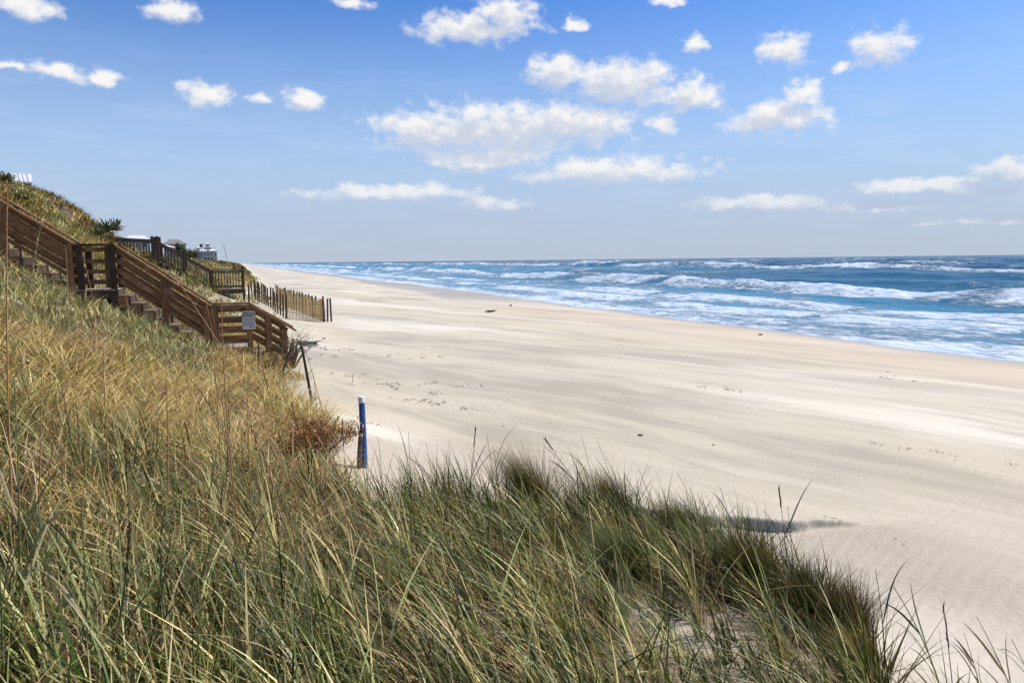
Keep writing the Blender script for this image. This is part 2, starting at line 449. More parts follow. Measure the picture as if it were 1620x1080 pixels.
make_materials()


# ------------------------------------------------------------------ ground
def grid_axis(segs):
    out = [segs[0][0]]
    for a, b, d in segs:
        n = max(1, int(round((b - a) / d))); out += list(np.linspace(a, b, n + 1)[1:])
    return np.array(out)
def build_beach():
    va = grid_axis([(-420, -60, 30), (-60, -24, 4), (-24, -8, .5), (-8, 3, .18), (3, 4.6, .06), (4.6, 7.4, .03), (7.4, 8.2, .06), (8.2, 30, .3), (30, 80, 3)])
    ua = grid_axis([(-30, 1, 1.0), (1, 4.6, .16), (4.6, 5.9, .06), (5.9, 7.4, .022), (7.4, 8.4, .06), (8.4, 30, .2), (30, 70, .5)])
    far = np.geomspace(70, 16000, 150)[1:]
    ua = np.concatenate([ua, far])
    Vg, Ug = np.meshgrid(va, ua); Z = ground(Vg, Ug)
    nu, nv = Vg.shape
    V = np.stack([Vg, Ug, Z], -1).reshape(-1, 3)
    idx = np.arange(nu * nv).reshape(nu, nv)
    q = np.stack([idx[:-1, :-1], idx[:-1, 1:], idx[1:, 1:], idx[1:, :-1]], -1).reshape(-1, 4)
    sl = SHORE + 1.6 * (fbm(Ug / 28.0, Ug * 0, 3, 31) - .5) + .9 * (fbm(Ug / 7.0, Ug * 0 + 5, 2, 32) - .5)
    wet_and_shade = sst(Vg - sl + 1.2 * (fbm(Vg / 3, Ug / 9, 3, 91) - .5), -2.2, -.2)
    wet_and_shade = np.maximum(wet_and_shade, .85 * sst(Ug, 45, 70) * sst(Vg - sl + 9 * (fbm(Vg / 6, Ug / 30, 3, 95) - .5), -7.5, -4.5))
    pan = sst(scarp_u(Vg) - .10 - Ug, 0, .15) * sst(Vg, 4.2, 5.4) * (1 - sst(Vg, 6.8, 8.5)) * sst(Ug, 2, 4)
    wet_and_shade = np.maximum(wet_and_shade, .34 * pan)
    dsc = scarp_u(Vg) - Ug; wet_and_shade = np.maximum(wet_and_shade, .55 * sst(dsc, -.10, -.01) * (1 - sst(dsc, .05, .09)) * sst(Vg, 3.4, 4.8) * (1 - sst(Vg, 5.7, 6.8)))  # shade of the sand step's face, painted into its colour
    warm = sst(Vg, 12, 21) * (1 - sst(Ug, 40, 80)) + .5 * pan + .45 * sst(Vg, 4.5, 6.5) * (1 - sst(Ug, 5, 10)) + .75 * (1 - sst(Vg, 3.6, 5.0)) * (1 - sst(Ug, 10, 13))
    mineral = np.maximum((1 - sst(Vg, 7, 11)) * (1 - sst(Ug, 20, 34)) * .30, (1 - sst(Vg, 3.5, 5.5)) * (1 - sst(Ug, 11, 14)) * 1.0)
    me = np_mesh('beach', V, q, 'sand', {'mineral': ('FLOAT', mineral), 'wet_and_shade': ('FLOAT', wet_and_shade), 'warm': ('FLOAT', np.clip(warm, 0, 1)), 'veg': ('FLOAT', veg(Vg, Ug))}, quads=True)
    tag(link('beach', me, None), kind='structure')
build_beach()


# ------------------------------------------------------------------ sea
def build_sea():
    th = np.linspace(math.radians(-9), math.radians(74), 640)
    r = np.concatenate([np.geomspace(20, 900, 520), np.geomspace(900, 26000, 50)[1:]])
    Th, Rr = np.meshgrid(th, r)
    X = np.sin(Th) * Rr; Y = np.cos(Th) * Rr
    keep_v = X > 18
    Xs = np.maximum(X, 18 + 0 * X)
    v, u = Xs, Y
    off = v - SHORE
    grow = sst(off, 2, 26)
    fade = 1 - sst(Rr, 900, 2500)
    warp = 9 * (fbm(u / 70, v / 50, 3, 101) - .5) + 3 * (fbm(u / 14, v / 12, 3, 102) - .5)
    Z = np.full_like(X, SEA)
    foam = .66 - .14 * sst(off, 5, 24) - .16 * sst(off, 24, 36)
    foam = foam + .30 * (fbm(u / 16, v / 5, 3, 111) - .5)
    foam = foam - .16 * sst(off, 34, 60) + .28 * (1 - sst(off + 3 * (fbm(u / 6, v / 6, 3, 113) - .5), .5, 5))
    crests = [(33, .16, 3.0, .6), (40, .25, 3.5, .5), (56, .85, 5.0, 1.0), (74, .40, 6.0, .3), (96, .7, 8.0, .5), (121, .6, 9, .25), (150, 1.45, 10.0, 1.0), (186, .8, 12, .3), (226, 1.2, 13, .5),
              (270, 1.1, 14, .4), (330, 1.2, 16, .5), (400, 1.2, 18, .4), (480, 1.3, 20, .5), (570, 1.3, 22, .4), (680, 1.3, 26, .5), (820, 1.3, 30, .4)]
    for k, (vc, a, w, br) in enumerate(crests):
        p = v + warp * min(2.2, w / 5) - vc
        am = .15 + 1.5 * fbm(u / (3 * w), u * 0 + k * 3.7, 3, 120 + k)
        prof = np.where(p < 0, np.exp(-(p / (w * .42)) ** 2), np.exp(-(p / (w * 1.1)) ** 2))
        Z += a * am * prof * fade
        brk = sst(fbm(u / (2.2 * w), v * 0 + k * 1.9, 4, 150 + k), .58 - .30 * br, .72 - .30 * br)
        face = np.where(p < 0, np.exp(-(p / (w * .75)) ** 2), np.exp(-(p / (w * .40)) ** 2))
        foam = foam + .62 * br ** .6 * brk * face
        Z += .55 * a * brk * face * (fbm(u / 1.6, v / 1.2, 3, 170 + k) - .4) * fade
    rg = random.Random(5); chop = 0
    for k in range(26):
        L = 1.6 * 1.17 ** k; an = math.radians(rg.uniform(-55, 55)) + math.pi
        kx, ky = math.cos(an) * 2 * math.pi / L, math.sin(an) * 2 * math.pi / L
        chop = chop + .016 * L ** .72 * (1 - np.abs(np.sin((kx * v + ky * u) / 2 + rg.uniform(0, 6) + 1.3 * fbm(u / L / 3, v / L / 3, 2, 200 + k)))) * sst(L * 6 / (Rr * .012 + .2), .4, 2)
    chop = chop - np.mean(chop)
    Z += chop * (.10 + .90 * grow) * fade
    foam = foam + .55 * sst(chop, .45, 1.0) * grow
    foam = np.clip(foam, .0, 1.05)
    Z = Z - .6 * (1 - sst(X, 18, 21))
    shallow = (1 - sst(off, 6, 40)) * .85 + .22 * (1 - sst(off, 40, 160))
    shallow = np.maximum(shallow, .75 * sst(Y, 90, 260) * (1 - sst(off, 60, 200)))
    V = np.stack([Xs, Y, Z], -1).reshape(-1, 3)
    nr, nt = X.shape; idx = np.arange(nr * nt).reshape(nr, nt)
    q = np.stack([idx[:-1, :-1], idx[:-1, 1:], idx[1:, 1:], idx[1:, :-1]], -1)
    ok = (keep_v[:-1, :-1] | keep_v[:-1, 1:] | keep_v[1:, 1:] | keep_v[1:, :-1])
    q = q[ok]
    used = np.unique(q); remap = np.full(nr * nt, -1); remap[used] = np.arange(len(used)); q = remap[q][:, ::-1]
    me = np_mesh('sea', V[used], q, 'sea_water', {'foam': ('FLOAT', foam.ravel()[used]), 'shallow': ('FLOAT', shallow.ravel()[used])}, quads=True)
    tag(link('sea', me, None), kind='structure')
build_sea()


# ------------------------------------------------------------------ wooden beach stairs (near)
def near_stairs():
    YN, YF = 19.80, 20.95
    xA0, xA1, zA = -3.62, -2.80, 2.62
    xB0, xB1, zB = -.74, .17, 1.09
    xE, zE = 1.02, .52
    xT = -7.40; slope = (zA - zB) / (xB0 - xA1); zT = zA + (xA0 - xT) * .70
    RH = 1.05
    root = thing('beach_stairs', ((xB0 + xB1) / 2, (YN + YF) / 2, gz(-.3, 20.4)), 'brown wooden stairs with slatted railings coming down the grassy dune to the sand', 'stairs')
    W = 'brown_wood'
    def post(x, y, ztop, m=W, w=.135):
        zb = gz(x, y) - .15
        jx, jy = random.uniform(-.012, .012), random.uniform(-.012, .012)
        board('post', (x, y, zb), (x + jx, y + jy, ztop), w, w, m, root, up=(1, 0, 0))
    segs = [((xT, zT), (xA0, zA)), ((xA0, zA), (xA1, zA)), ((xA1, zA), (xB0, zB)), ((xB0, zB), (xB1, zB)), ((xB1, zB), (xE + .02, zB - .64 * (xE - xB1)))]
    for y, sgn in ((YN, -1), (YF, 1)):
        for si, ((x0, z0), (x1, z1)) in enumerate(segs):
            a = Vector((x0, y, z0)); b = Vector((x1, y, z1)); d = (b - a).normalized()
            over = d * .24 if si == 4 else Vector((0, 0, 0))
            yo = Vector((0, -sgn * .085, 0))
            hts = (.94, .66, .41, .16) if si in (1, 3) else (.94, .705, .47, .235)
            for h in hts:
                wdt = .092
                board('rail_board', a + Vector((0, 0, h)) + yo - d * .03, b + Vector((0, 0, h)) + yo + d * .03, wdt, .036, W, root)
            board('handrail_cap', a + Vector((0, -sgn * .02, RH)) - d * .02, b + Vector((0, -sgn * .02, RH)) + over + d * .02, .042, .17, 'dark_wood' if si == 1 else W, root)
        for x, z in ((-6.6, zT - .8 * .70), (-5.0, zA + (xA0 + 5.0) * .70), (xA0 - .10, zA + .05), (xA0 + .10, zA), (xA1 - .04, zA), ((xA1 + xB0) / 2, (zA + zB) / 2), (xB0 - .12, zB + .06), (xB0 + .06, zB), (xB1 - .03, zB), (.60, zB - .64 * .43), (xE - .05, zE - .03)):
            post(x, y, z + RH - .03, 'dark_wood' if abs(x - xA0 - .1) < .01 or abs(x - xA1 + .04) < .01 else W)
    board('post', (-3.1, YF, gz(-3.1, YF) - .1), (-3.1, YF, zA + RH - .03), .15, .10, W, root, up=(1, 0, 0))
    # decks: planks across, joists under
    for x0, x1, z in ((xA0, xA1, zA), (xB0, xB1, zB)):
        n = 6
        for k in range(n):
            xm = x0 + (k + .5) * (x1 - x0) / n
            board('deck_plank', (xm, YN - .10, z - .02), (xm, YF + .10, z - .02), .038, (x1 - x0) / n - .012, 'tread_wood', root)
        for y in (YN - .01, (YN + YF) / 2, YF + .01):
            board('joist', (x0, y, z - .14), (x1, y, z - .14), .19, .04, 'dark_wood', root)
    board('cross_beam', (xA0 + .12, YN + .05, zA - .42), (xA1 - .05, YN + .05, zA - .42), .09, .05, 'dark_wood', root)
    # flights: sawtooth stringers and treads
    def flight(x0, z0, x1, z1, n):
        run, rise = (x1 - x0) / n, (z0 - z1) / n
        for y in (YN - .045, YF + .045):
            prof = []
            for k in range(n):
                prof += [(x0 + k * run, z0 - (k + 1) * rise - .005), (x0 + (k + 1) * run, z0 - (k + 1) * rise - .005)]
            nrm = .30
            low = [(x1, z1 - .30), (x0, z0 - .38)]
            prof = [(x0, z0 - .03)] + prof + low
            V = [Vector((x, y - .02, z)) for x, z in prof] + [Vector((x, y + .02, z)) for x, z in prof]
            N = len(prof); Fc = [tuple(range(N)), tuple(range(2 * N - 1, N - 1, -1))] + [(i, (i + 1) % N + 0, (i + 1) % N + N, i + N) for i in range(N)]
            Fc = Fc[:2] + [(i, i + N, (i + 1) % N + N, (i + 1) % N) for i in range(N)]
            part('stringer', V, Fc, W, root)
        for k in range(n - 1 + (1 if z1 < .7 else 0)):
            xm = x0 + (k + .5) * run; z = z0 - (k + 1) * rise + .015
            board('tread', (xm - .01, YN - .08, z), (xm - .01, YF + .08, z), .036, run + .03, 'step_wood', root)
            board('riser', (x0 + k * run + .012, YN - .02, z + rise / 2 - .01), (x0 + k * run + .012, YF + .02, z + rise / 2 - .01), rise - .05, .02, 'dark_wood', root)
    flight(xT, zT, xA0, zA, 14); flight(xA1, zA, xB0, zB, 8); flight(xB1, zB, xE, zE, 3)
    # notice fixed to the near railing
    c = at_depth(393.5, 506.5, 1.0); t = (YN - .15) / ray(393.5, 506.5).y; c = CAMP + ray(393.5, 506.5) * t
    s = thing('notice_sign', (c.x, c.y, c.z - .23), 'small grey-white private property notice on the corner post of the stair railing', 'sign')
    w, h = .305, .46
    board('panel', (c.x - w / 2, c.y, c.z), (c.x + w / 2, c.y, c.z), h, .008, 'sign_board', s)
    def text(body, z, size, x=0.0, bold=.0, align='CENTER'):
        cu = bpy.data.curves.new('lettering', 'FONT'); cu.body = body; cu.size = size; cu.align_x = align; cu.extrude = .0006; cu.offset = bold
        o = bpy.data.objects.new('tmp', cu); COL.objects.link(o)
        dg = bpy.context.evaluated_depsgraph_get(); me = bpy.data.meshes.new_from_object(o.evaluated_get(dg))
        bpy.data.objects.remove(o); me.name = 'lettering'; me.materials.clear(); me.materials.append(MATS['sign_ink'])
        q = link('lettering', me, None, s)
        mw = Matrix.Translation((c.x + x, c.y - .0062, c.z + z)) @ Matrix.Rotation(math.radians(90), 4, 'X')
        q.matrix_local = PINV[s.name] @ mw
    text('PRIVATE', .150, .072, bold=.002); text('PROPERTY', .085, .072, bold=.002)
    # five lines of fine print and a short one, too small to read in the photograph: broken bars of ink
    rr = random.Random(3)
    for k in range(6):
        z = .045 - k * .042; x = -w / 2 + .02 if k < 5 else .0
        V = []; Fc = []
        while x < w / 2 - .03:
            L = rr.uniform(.018, .05); L = min(L, w / 2 - .02 - x); i = len(V)
            V += [Vector((c.x + x, c.y - .0062, c.z + z - .008)), Vector((c.x + x + L, c.y - .0062, c.z + z - .008)), Vector((c.x + x + L, c.y - .0062, c.z + z + .006)), Vector((c.x + x, c.y - .0062, c.z + z + .006))]
            Fc.append((i, i + 1, i + 2, i + 3)); x += L + rr.uniform(.008, .014)
        part('print_line', V, Fc, 'sign_ink', s)
near_stairs()


# ------------------------------------------------------------------ grey boardwalk stairs farther along
def far_stairs():
    YN, YF = 43.0, 44.3
    xL, xA, zA = -8.2, -4.18, 3.42
    xB0, xB1, zB = -1.53, .10, 1.80
    root = thing('boardwalk_stairs', ((xB0 + xB1) / 2, (YN + YF) / 2, gz(-.7, 43.6)), 'dark weathered stairs with upright balusters on the dune behind the brown stairs', 'stairs')
    W = 'grey_wood'; RH = 1.02
    segs = [((xL, zA + .25), (xA, zA)), ((xA, zA), (xB0, zB)), ((xB0, zB), (xB1, zB))]
    for y, sgn in ((YN, -1), (YF, 1)):
        for si, ((x0, z0), (x1, z1)) in enumerate(segs):
            a = Vector((x0, y, z0)); b = Vector((x1, y, z1))
            board('handrail', a + Vector((0, 0, RH)), b + Vector((0, 0, RH)), .05, .14, W, root)
            board('top_rail', a + Vector((0, 0, RH - .10)), b + Vector((0, 0, RH - .10)), .09, .04, W, root)
            board('bottom_rail', a + Vector((0, 0, .12)), b + Vector((0, 0, .12)), .09, .04, W, root)
            L = x1 - x0; n = max(2, int(L / .145))
            for k in range(n):
                f = (k + .5) / n; p = a.lerp(b, f) + Vector((0, sgn * .045, 0))
                j = random.uniform(-.012, .012)
                board('baluster', p + Vector((0, 0, .05)), p + Vector((j, 0, RH - .05)), .042, .042, W, root, up=(1, 0, 0))
        for x, z, e in ((-6.2, zA + .13, .05), (xA - .09, zA, .2), (xA + .14, zA, .2), (-2.82, (zA + zB) / 2, .06), (xB0, zB, .0), (xB1, zB, .22)):
            board('post', (x, y, min(gz(x, y), z) - .2), (x, y, z + RH + e), .13, .13, 'dark_wood', root, up=(1, 0, 0))
        board('stringer', (xA, y, zA - .18), (xB0, y, zB - .18), .26, .05, 'dark_wood', root)
        board('side_beam', (xL, y, zA + .05), (xA, y, zA - .17), .2, .05, 'dark_wood', root)
        board('side_beam', (xB0, y, zB - .14), (xB1, y, zB - .14), .2, .05, 'dark_wood', root)
    n = 9
    for k in range(n):
        f = (k + .5) / n
        board('tread', (xA + (xB0 - xA) * f, YN - .12, zA + (zB - zA) * f - .04), (xA + (xB0 - xA) * f, YF + .1, zA + (zB - zA) * f - .04), .04, .29, 'tread_wood', root)
    for k in range(11):
        x = xB0 + (k + .5) * (xB1 - xB0) / 11
        board('deck_plank', (x, YN - .08, zB - .02), (x, YF + .08, zB - .02), .038, .135, W, root)
    for k in range(26):
        x = xL + (k + .5) * (xA - xL) / 26; z = zA + .25 * (xA - x) / (xA - xL)
        board('deck_plank', (x, YN - .08, z - .03), (x, YF + .08, z - .03), .038, .14, W, root)
    for k in range(7):   # low lattice under the landing
        x = xB0 + .1 + k * .23
        board('lattice_slat', (x, YN + .06, gz(x, YN) - .05), (x + .02, YN + .06, zB - .2), .03, .02, W, root, up=(1, 0, 0))
far_stairs()


# ------------------------------------------------------------------ sand fence pen and loose poles
def sand_fence():
    A = Vector((.62, 50.0)); B = Vector((2.05, 39.3)); C = Vector((3.92, 38.8)); D = Vector((2.15, 52.0))
    root = thing('sand_fence', (B.x, B.y, gz(B.x, B.y)), 'three-sided sand fence of tan slats and dark stakes on the beach', 'fence')
    def P(a, b, f): return a.lerp(b, f)
    def stake(p, h, w, m, lean=.03, name='post'):
        z = gz(p.x, p.y)
        board(name, (p.x, p.y, z - .12), (p.x + random.uniform(-lean, lean), p.y + random.uniform(-lean, lean), z + h), w, w * (.35 if name == 'slat' else .9), m, root, up=(C - B).normalized().to_3d() if name == 'slat' else (1, 0, 0))
    for k in range(16): stake(P(A, B, k / 15), 1.15 + random.uniform(-.08, .06), .085, 'fence_post_wood', .05)
    n = 27
    for k in range(n): stake(P(B, C, (k + .5) / n), 1.12 + random.uniform(-.07, .05), .036, 'slat_wood', .015, 'slat')
    for f, h in ((.0, 1.2), (.97, 1.3), (1.06, 1.18), (1.16, 1.2)): stake(P(B, C, f) + Vector((.02, -.06)), h, .085, 'fence_post_wood', .04)
    for k in range(17): stake(P(C, D, k / 16), 1.16 + random.uniform(-.05, .08), .085, 'fence_post_wood', .05)
    for k in range(110): stake(P(C, D, (k + .5) / 110), 1.06 + random.uniform(-.08, .06), .045, 'slat_wood', .02, 'slat')
    for a, b, n in ((B, C, 5), (C, D, 12), (A, B, 12)):
        for h in (.32, .85):
            pts = [(lambda q: Vector((q.x, q.y - .03, gz(q.x, q.y) + h + .01 * math.sin(k * 2))))(P(a, b, k / n)) for k in range(n + 1)]
            V, Fc = tube(pts, .006, 4); part('wire', V, Fc, 'steel_wire', root)
sand_fence()

def pole(name, base, tip, r, m, label, cat, bend=0.0, sides=8):
    base = Vector(base); tip = Vector(tip); mid = (base + tip) / 2 + Vector((bend, 0, 0))
    V, Fc = tube([base - (tip - base) * .08, base.lerp(mid, .5), mid, mid.lerp(tip, .5), tip], [r, r * .97, r * .95, r * .92, r * .9], sides)
    o = part(name, V, Fc, m, None, True)
    return tag(o, label, cat)
def gp(px, py): return ground_hit(px, py)
def tip_at(px, py, base, dd=0.0): return at_depth(px, py, depth_of(base) + dd)

b = gp(577, 740); t = tip_at(572, 631, b)
root = thing('marker_post', b, 'bright blue marker post with white top standing in the sand', 'post')
V, Fc = tube([b - Vector((0, 0, .15)), b.lerp(t, .5), t], [.043, .042, .041], 12); part('shaft', V, Fc, 'blue_paint', root)
tt = tip_at(571.6, 628, b)
V, Fc = tube([t - (t - b) * .055, t - (t - b) * .045, tt + (tt - t) * .1, tt + Vector((0, 0, .012))], [.0415, .044, .044, .030], 12); part('cap', V, Fc, 'white_paint', root)
b = gp(567, 741); t = tip_at(570.5, 690, b)
root = thing('stake', b, 'short reddish-brown stake with a pale top beside the blue post', 'stake')
V, Fc = tube([b - Vector((0, 0, .1)), b.lerp(t, .5), t], [.031, .030, .030], 8); part('shaft', V, Fc, 'fence_post_wood', root)
t2 = tip_at(571, 684, b); V, Fc = tube([t + (t2 - t) * .03, t2], [.029, .028], 8); part('top', V, Fc, 'pale_stem', root)
t3 = tip_at(573, 682.6, b); V, Fc = tube([t2 + Vector((0, 0, .004)), t3 + Vector((0, 0, .03))], [.033, .027], 8); part('cap', V, Fc, 'black_stick', root)
b = gp(493.5, 635); pole('leaning_pole', b, tip_at(476, 540, b), .028, 'black_stick', 'thin dark pole leaning left in the sand beyond the blue post', 'pole', .0)
b = gp(443, 601); pole('leaning_stick', b, tip_at(464, 536, b, .3), .024, 'black_stick', 'dark stick leaning right beside the foot of the brown stairs', 'stick', .01)
b = gp(394, 486); pole('fence_stake', b, tip_at(393.5, 450, b), .05, 'black_stick', 'lone dark stake between the stair corner and the sand fence', 'stake')
b = gp(386, 478); pole('fence_stake', b, tip_at(385.5, 440, b), .035, 'fence_post_wood', 'thin stake next to the landing post of the weathered stairs', 'stake')
b = gp(409, 588); pole('thin_stake', b, tip_at(409, 540, b), .018, 'black_stick', 'thin upright stake under the lowest steps of the brown stairs', 'stake')


# ------------------------------------------------------------------ grass
PAL = {k: np.array(c) for k, c in dict(straw=(.57, .41, .115), pale=(.74, .61, .27), olive=(.155, .135, .020), green=(.058, .105, .010), sage=(.35, .35, .14),
                                       brown=(.13, .065, .020), rust=(.28, .080, .018), dry=(.38, .235, .07), dark=(.028, .033, .007), tan=(.60, .42, .17)).items()}
def blades(P, h, w, lean, curve, azim, twist, tint, seg=3, tipc=None):
    """n curved tapering blades -> verts, tris, colours"""
    n = len(P); t = np.linspace(0, 1, seg + 1)
    ld = np.stack([np.cos(azim), np.sin(azim), 0 * azim], -1)
    fa = azim + math.pi / 2 + twist
    wd = np.stack([np.cos(fa), np.sin(fa), 0 * fa], -1)
    V = np.zeros((n, 2 * seg + 1, 3), np.float32)
    for i, ti in enumerate(t):
        hor = (lean * ti + curve * ti ** 2)[:, None] * h[:, None] * ld
        ver = (ti - .45 * np.minimum(curve, 1.4) * ti ** 2 - .10 * lean * ti)[:, None] * h[:, None] * np.array([0, 0, 1.0])
        c = P + hor + ver
        if i < seg:
            ww = (w * (1 - ti ** 1.7) * .5)[:, None] * wd
            V[:, 2 * i] = c - ww; V[:, 2 * i + 1] = c + ww
        else: V[:, 2 * seg] = c
    tr = []
    for i in range(seg - 1): tr += [(2 * i, 2 * i + 1, 2 * i + 3), (2 * i, 2 * i + 3, 2 * i + 2)]
    tr.append((2 * seg - 2, 2 * seg - 1, 2 * seg))
    K = 2 * seg + 1
    tris = (np.arange(n)[:, None, None] * K + np.array(tr)[None]).reshape(-1, 3)
    C = np.ones((n, K, 4), np.float32); C[:, :, :3] = tint[:, None, :]
    return V.reshape(-1, 3), tris, C.reshape(-1, 4)
def grass_object(name, chunks, label, cat='grass', kind='stuff', group=None):
    V = []; Tn = []; C = []; o = 0
    for v, t, c in chunks: V.append(v); Tn.append(t + o); C.append(c); o += len(v)
    V = np.concatenate(V); org = np.array([V[:, 0].mean(), V[:, 1].mean(), V[:, 2].min()])
    me = np_mesh(name, V - org, np.concatenate(Tn), 'grass_blade', {'tint': ('FLOAT_COLOR', np.concatenate(C))}, smooth=False)
    ob = link(name, me, None); ob.location = org
    return tag(ob, label, cat, group, kind)
def pick(n, names, probs, var=.28):
    idx = rng.choice(len(names), n, p=np.array(probs) / np.sum(probs))
    c = np.stack([PAL[k] for k in names])[idx]
    return c * (1 + var * rng.standard_normal((n, 1))).clip(.45, 1.7) * (1 + .08 * rng.standard_normal((n, 3)))
def sample(n, r0, r1, a0, a1, power, mask, clump=.0, tries=30):
    """scatter n roots between radii r0 and r1 (denser near the viewer), kept where mask says vegetation grows"""
    out = []; tot = 0
    for _ in range(tries):
        m = int(n * 1.6)
        k = 2 - power; r = (r0 ** k + rng.random(m) * (r1 ** k - r0 ** k)) ** (1 / k)
        a = np.radians(a0 + (a1 - a0) * rng.random(m))
        x = np.sin(a) * r; y = np.cos(a) * r
        keep = rng.random(m) < mask(x, y)
        if clump:
            cl = fbm(x / .35, y / .35, 2, 301); keep &= rng.random(m) < sst(cl, .5 - .35 * clump - .1, .62)
        out.append(np.stack([x[keep], y[keep]], -1)); tot += keep.sum()
        if tot >= n: break
    p = np.concatenate(out)[:n]
    return np.column_stack([p, ground(p[:, 0], p[:, 1]) - .02])
def rnd(n, a, b): return a + (b - a) * rng.random(n)
CAML = math.atan2(R0.y, R0.x) + math.pi     # azimuth of the camera's left, where the sea wind bends the grass

def tufts(n, per, r0, r1, a0, a1, power, mask, rad):
    """blade roots gathered in tufts: roots, outward azimuths, how far out each root sits, tuft number"""
    c = sample(n, r0, r1, a0, a1, power, mask)
    k = np.repeat(np.arange(len(c)), rng.integers(int(per * .5), int(per * 1.5), len(c)))
    rr = rad * (.6 + .8 * rng.random(len(c)))[k] * (1 + .25 * np.maximum(0, np.hypot(c[k, 0], c[k, 1]) - 8) / 8)
    off = rng.standard_normal((len(k), 2)) * .6
    P = c[k].copy(); P[:, :2] += off * rr[:, None]; P[:, 2] = ground(P[:, 0], P[:, 1]) - .02
    return P, np.arctan2(off[:, 1], off[:, 0]), np.hypot(off[:, 0], off[:, 1]), k, len(c)

def build_grass():
    s_of = lambda x, y: toe_line(y) - x
    def near_mask(x, y): return veg(x, y)
    chunks = []
    def add(P, hr, wr, lean, curve, names, probs, wind, spread, seg=3, var=.28, grow=0.0, tuft=None):
        n = len(P); dist = np.hypot(P[:, 0], P[:, 1])
        h = rnd(n, *hr) * (.75 + .5 * fbm(P[:, 0] / .7, P[:, 1] / .7, 2, 311)); ln = rnd(n, *lean)
        if tuft is None:
            az = np.where(rng.random(n) < wind, CAML + spread * rng.standard_normal(n), rng.random(n) * 2 * math.pi)
            c = pick(n, names, probs, var)
        else:
            out, far, k, nk = tuft
            wv = np.stack([np.cos(CAML + spread * rng.standard_normal(n)), np.sin(CAML + spread * rng.standard_normal(n))], -1) * wind
            ov = np.stack([np.cos(out), np.sin(out)], -1) * (.25 + far)[:, None] * (1.1 - wind)
            az = np.arctan2(wv[:, 1] + ov[:, 1], wv[:, 0] + ov[:, 0]) + .35 * rng.standard_normal(n)
            ln = ln * (.5 + .6 * far); h = h * (.7 + .6 * rng.random(nk))[k]
            ct = pick(nk, names, probs, var); ci = pick(n, names, probs, var); f = rnd(n, .15, .75)[:, None]
            c = ct[k] * (1 - f) + ci * f
        w = rnd(n, *wr) * np.maximum(1, dist / 7) ** grow
        chunks.append(blades(P, h, w, ln, rnd(n, *curve), az, rnd(n, -1.2, 1.2), c, seg))
    def add_tufts(T_, sel, *a, **kw):
        P, out, far, k, nk = T_
        if sel is None: sel = np.ones(len(P), bool)
        add(P[sel], *a, tuft=(out[sel], far[sel], k[sel], nk), **kw)
    # --- foreground: matted dead litter, tufts, broad leaves
    P = sample(42000, .9, 9.5, -48, 72, .55, near_mask)
    add(P, (.08, .26), (.003, .006), (.4, 1.4), (.1, 1.2), ['brown', 'dark', 'dry', 'rust', 'tan'], [.48, .28, .10, .10, .04], .2, 1.0, 2)
    Tf = tufts(2050, 16, .9, 9.8, -48, 72, .6, near_mask, .075); P = Tf[0]
    left = P[:, 0] < P[:, 1] * .10 - .2
    gold = left & (np.hypot(P[:, 0], P[:, 1]) + 2.2 * (fbm(P[:, 0] / 1.2, P[:, 1] / 1.2, 3, 361) - .5) > 5.4)
    add_tufts(Tf, gold, (.24, .58), (.007, .014), (.1, .8), (.1, 1.1), ['straw', 'pale', 'tan', 'olive', 'dry', 'brown', 'green'], [.28, .20, .12, .13, .09, .10, .08], .25, .9)
    add_tufts(Tf, left & ~gold, (.26, .64), (.007, .015), (.04, .5), (.0, .75), ['straw', 'olive', 'green', 'sage', 'pale', 'dark', 'brown'], [.11, .13, .19, .10, .16, .19, .12], .25, .8)
    add_tufts(Tf, ~left, (.24, .58), (.007, .014), (.12, .6), (.0, .7), ['olive', 'green', 'sage', 'straw', 'dark', 'pale', 'brown', 'dry'], [.15, .17, .12, .10, .15, .13, .12, .06], .75, .5)
    Tf = tufts(1100, 9, 1.3, 9.0, -48, 70, .5, near_mask, .05)
    add_tufts(Tf, None, (.40, .82), (.011, .021), (.05, .4), (.0, .75), ['green', 'sage', 'olive', 'pale', 'dark'], [.30, .22, .14, .18, .16], .60, .6, 5)
    # stiff dark reeds along the outer edge of the patch
    ed = np.array(lobe_poly[:len(lobe_px)]); t = .7 + rng.random(230) * (len(ed) - 1.701); i = t.astype(int); f = (t - i)[:, None]
    E = ed[i] * (1 - f) + ed[i + 1] * f; E = E * (1 - np.abs(.07 * rng.standard_normal((len(E), 1))) - .01)
    k = np.repeat(np.arange(len(E)), rng.integers(4, 12, len(E))); off = rng.standard_normal((len(k), 2))
    P = np.column_stack([E[k] + off * .035, np.zeros(len(k))]); P[:, 2] = ground(P[:, 0], P[:, 1]) - .02
    add(P, (.38, .72), (.008, .014), (.05, .42), (.0, .35), ['dark', 'olive', 'green', 'brown', 'pale'], [.34, .22, .18, .16, .10], .6, .5, 4, .28, 0.0, (np.arctan2(off[:, 1], off[:, 0]), .5 * np.hypot(off[:, 0], off[:, 1]), k, len(E)))
    grass_object('foreground_grass', chunks, 'green and straw dune grass filling the foreground')
    # --- dune face from the foreground up to the brown stairs
    chunks.clear()
    def mid_mask(x, y): return veg(x, y) * (x < 4)
    Tf = tufts(5600, 18, 8.5, 30, -48, 12, 1.25, mid_mask, .10); P = Tf[0]
    z = fbm(P[:, 0] / 2.2, P[:, 1] / 3.0, 3, 331); sag = (sst(P[:, 1], 12.5, 16) * sst(s_of(P[:, 0], P[:, 1]), 1.0, 2.8)) > .35 + .5 * (z - .5) * 3
    add_tufts(Tf, ~sag, (.24, .52), (.009, .016), (.1, .9), (.2, 1.2), ['straw', 'pale', 'tan', 'olive', 'dry', 'brown'], [.34, .25, .14, .10, .07, .10], .30, 1.0, 3, .26, .55)
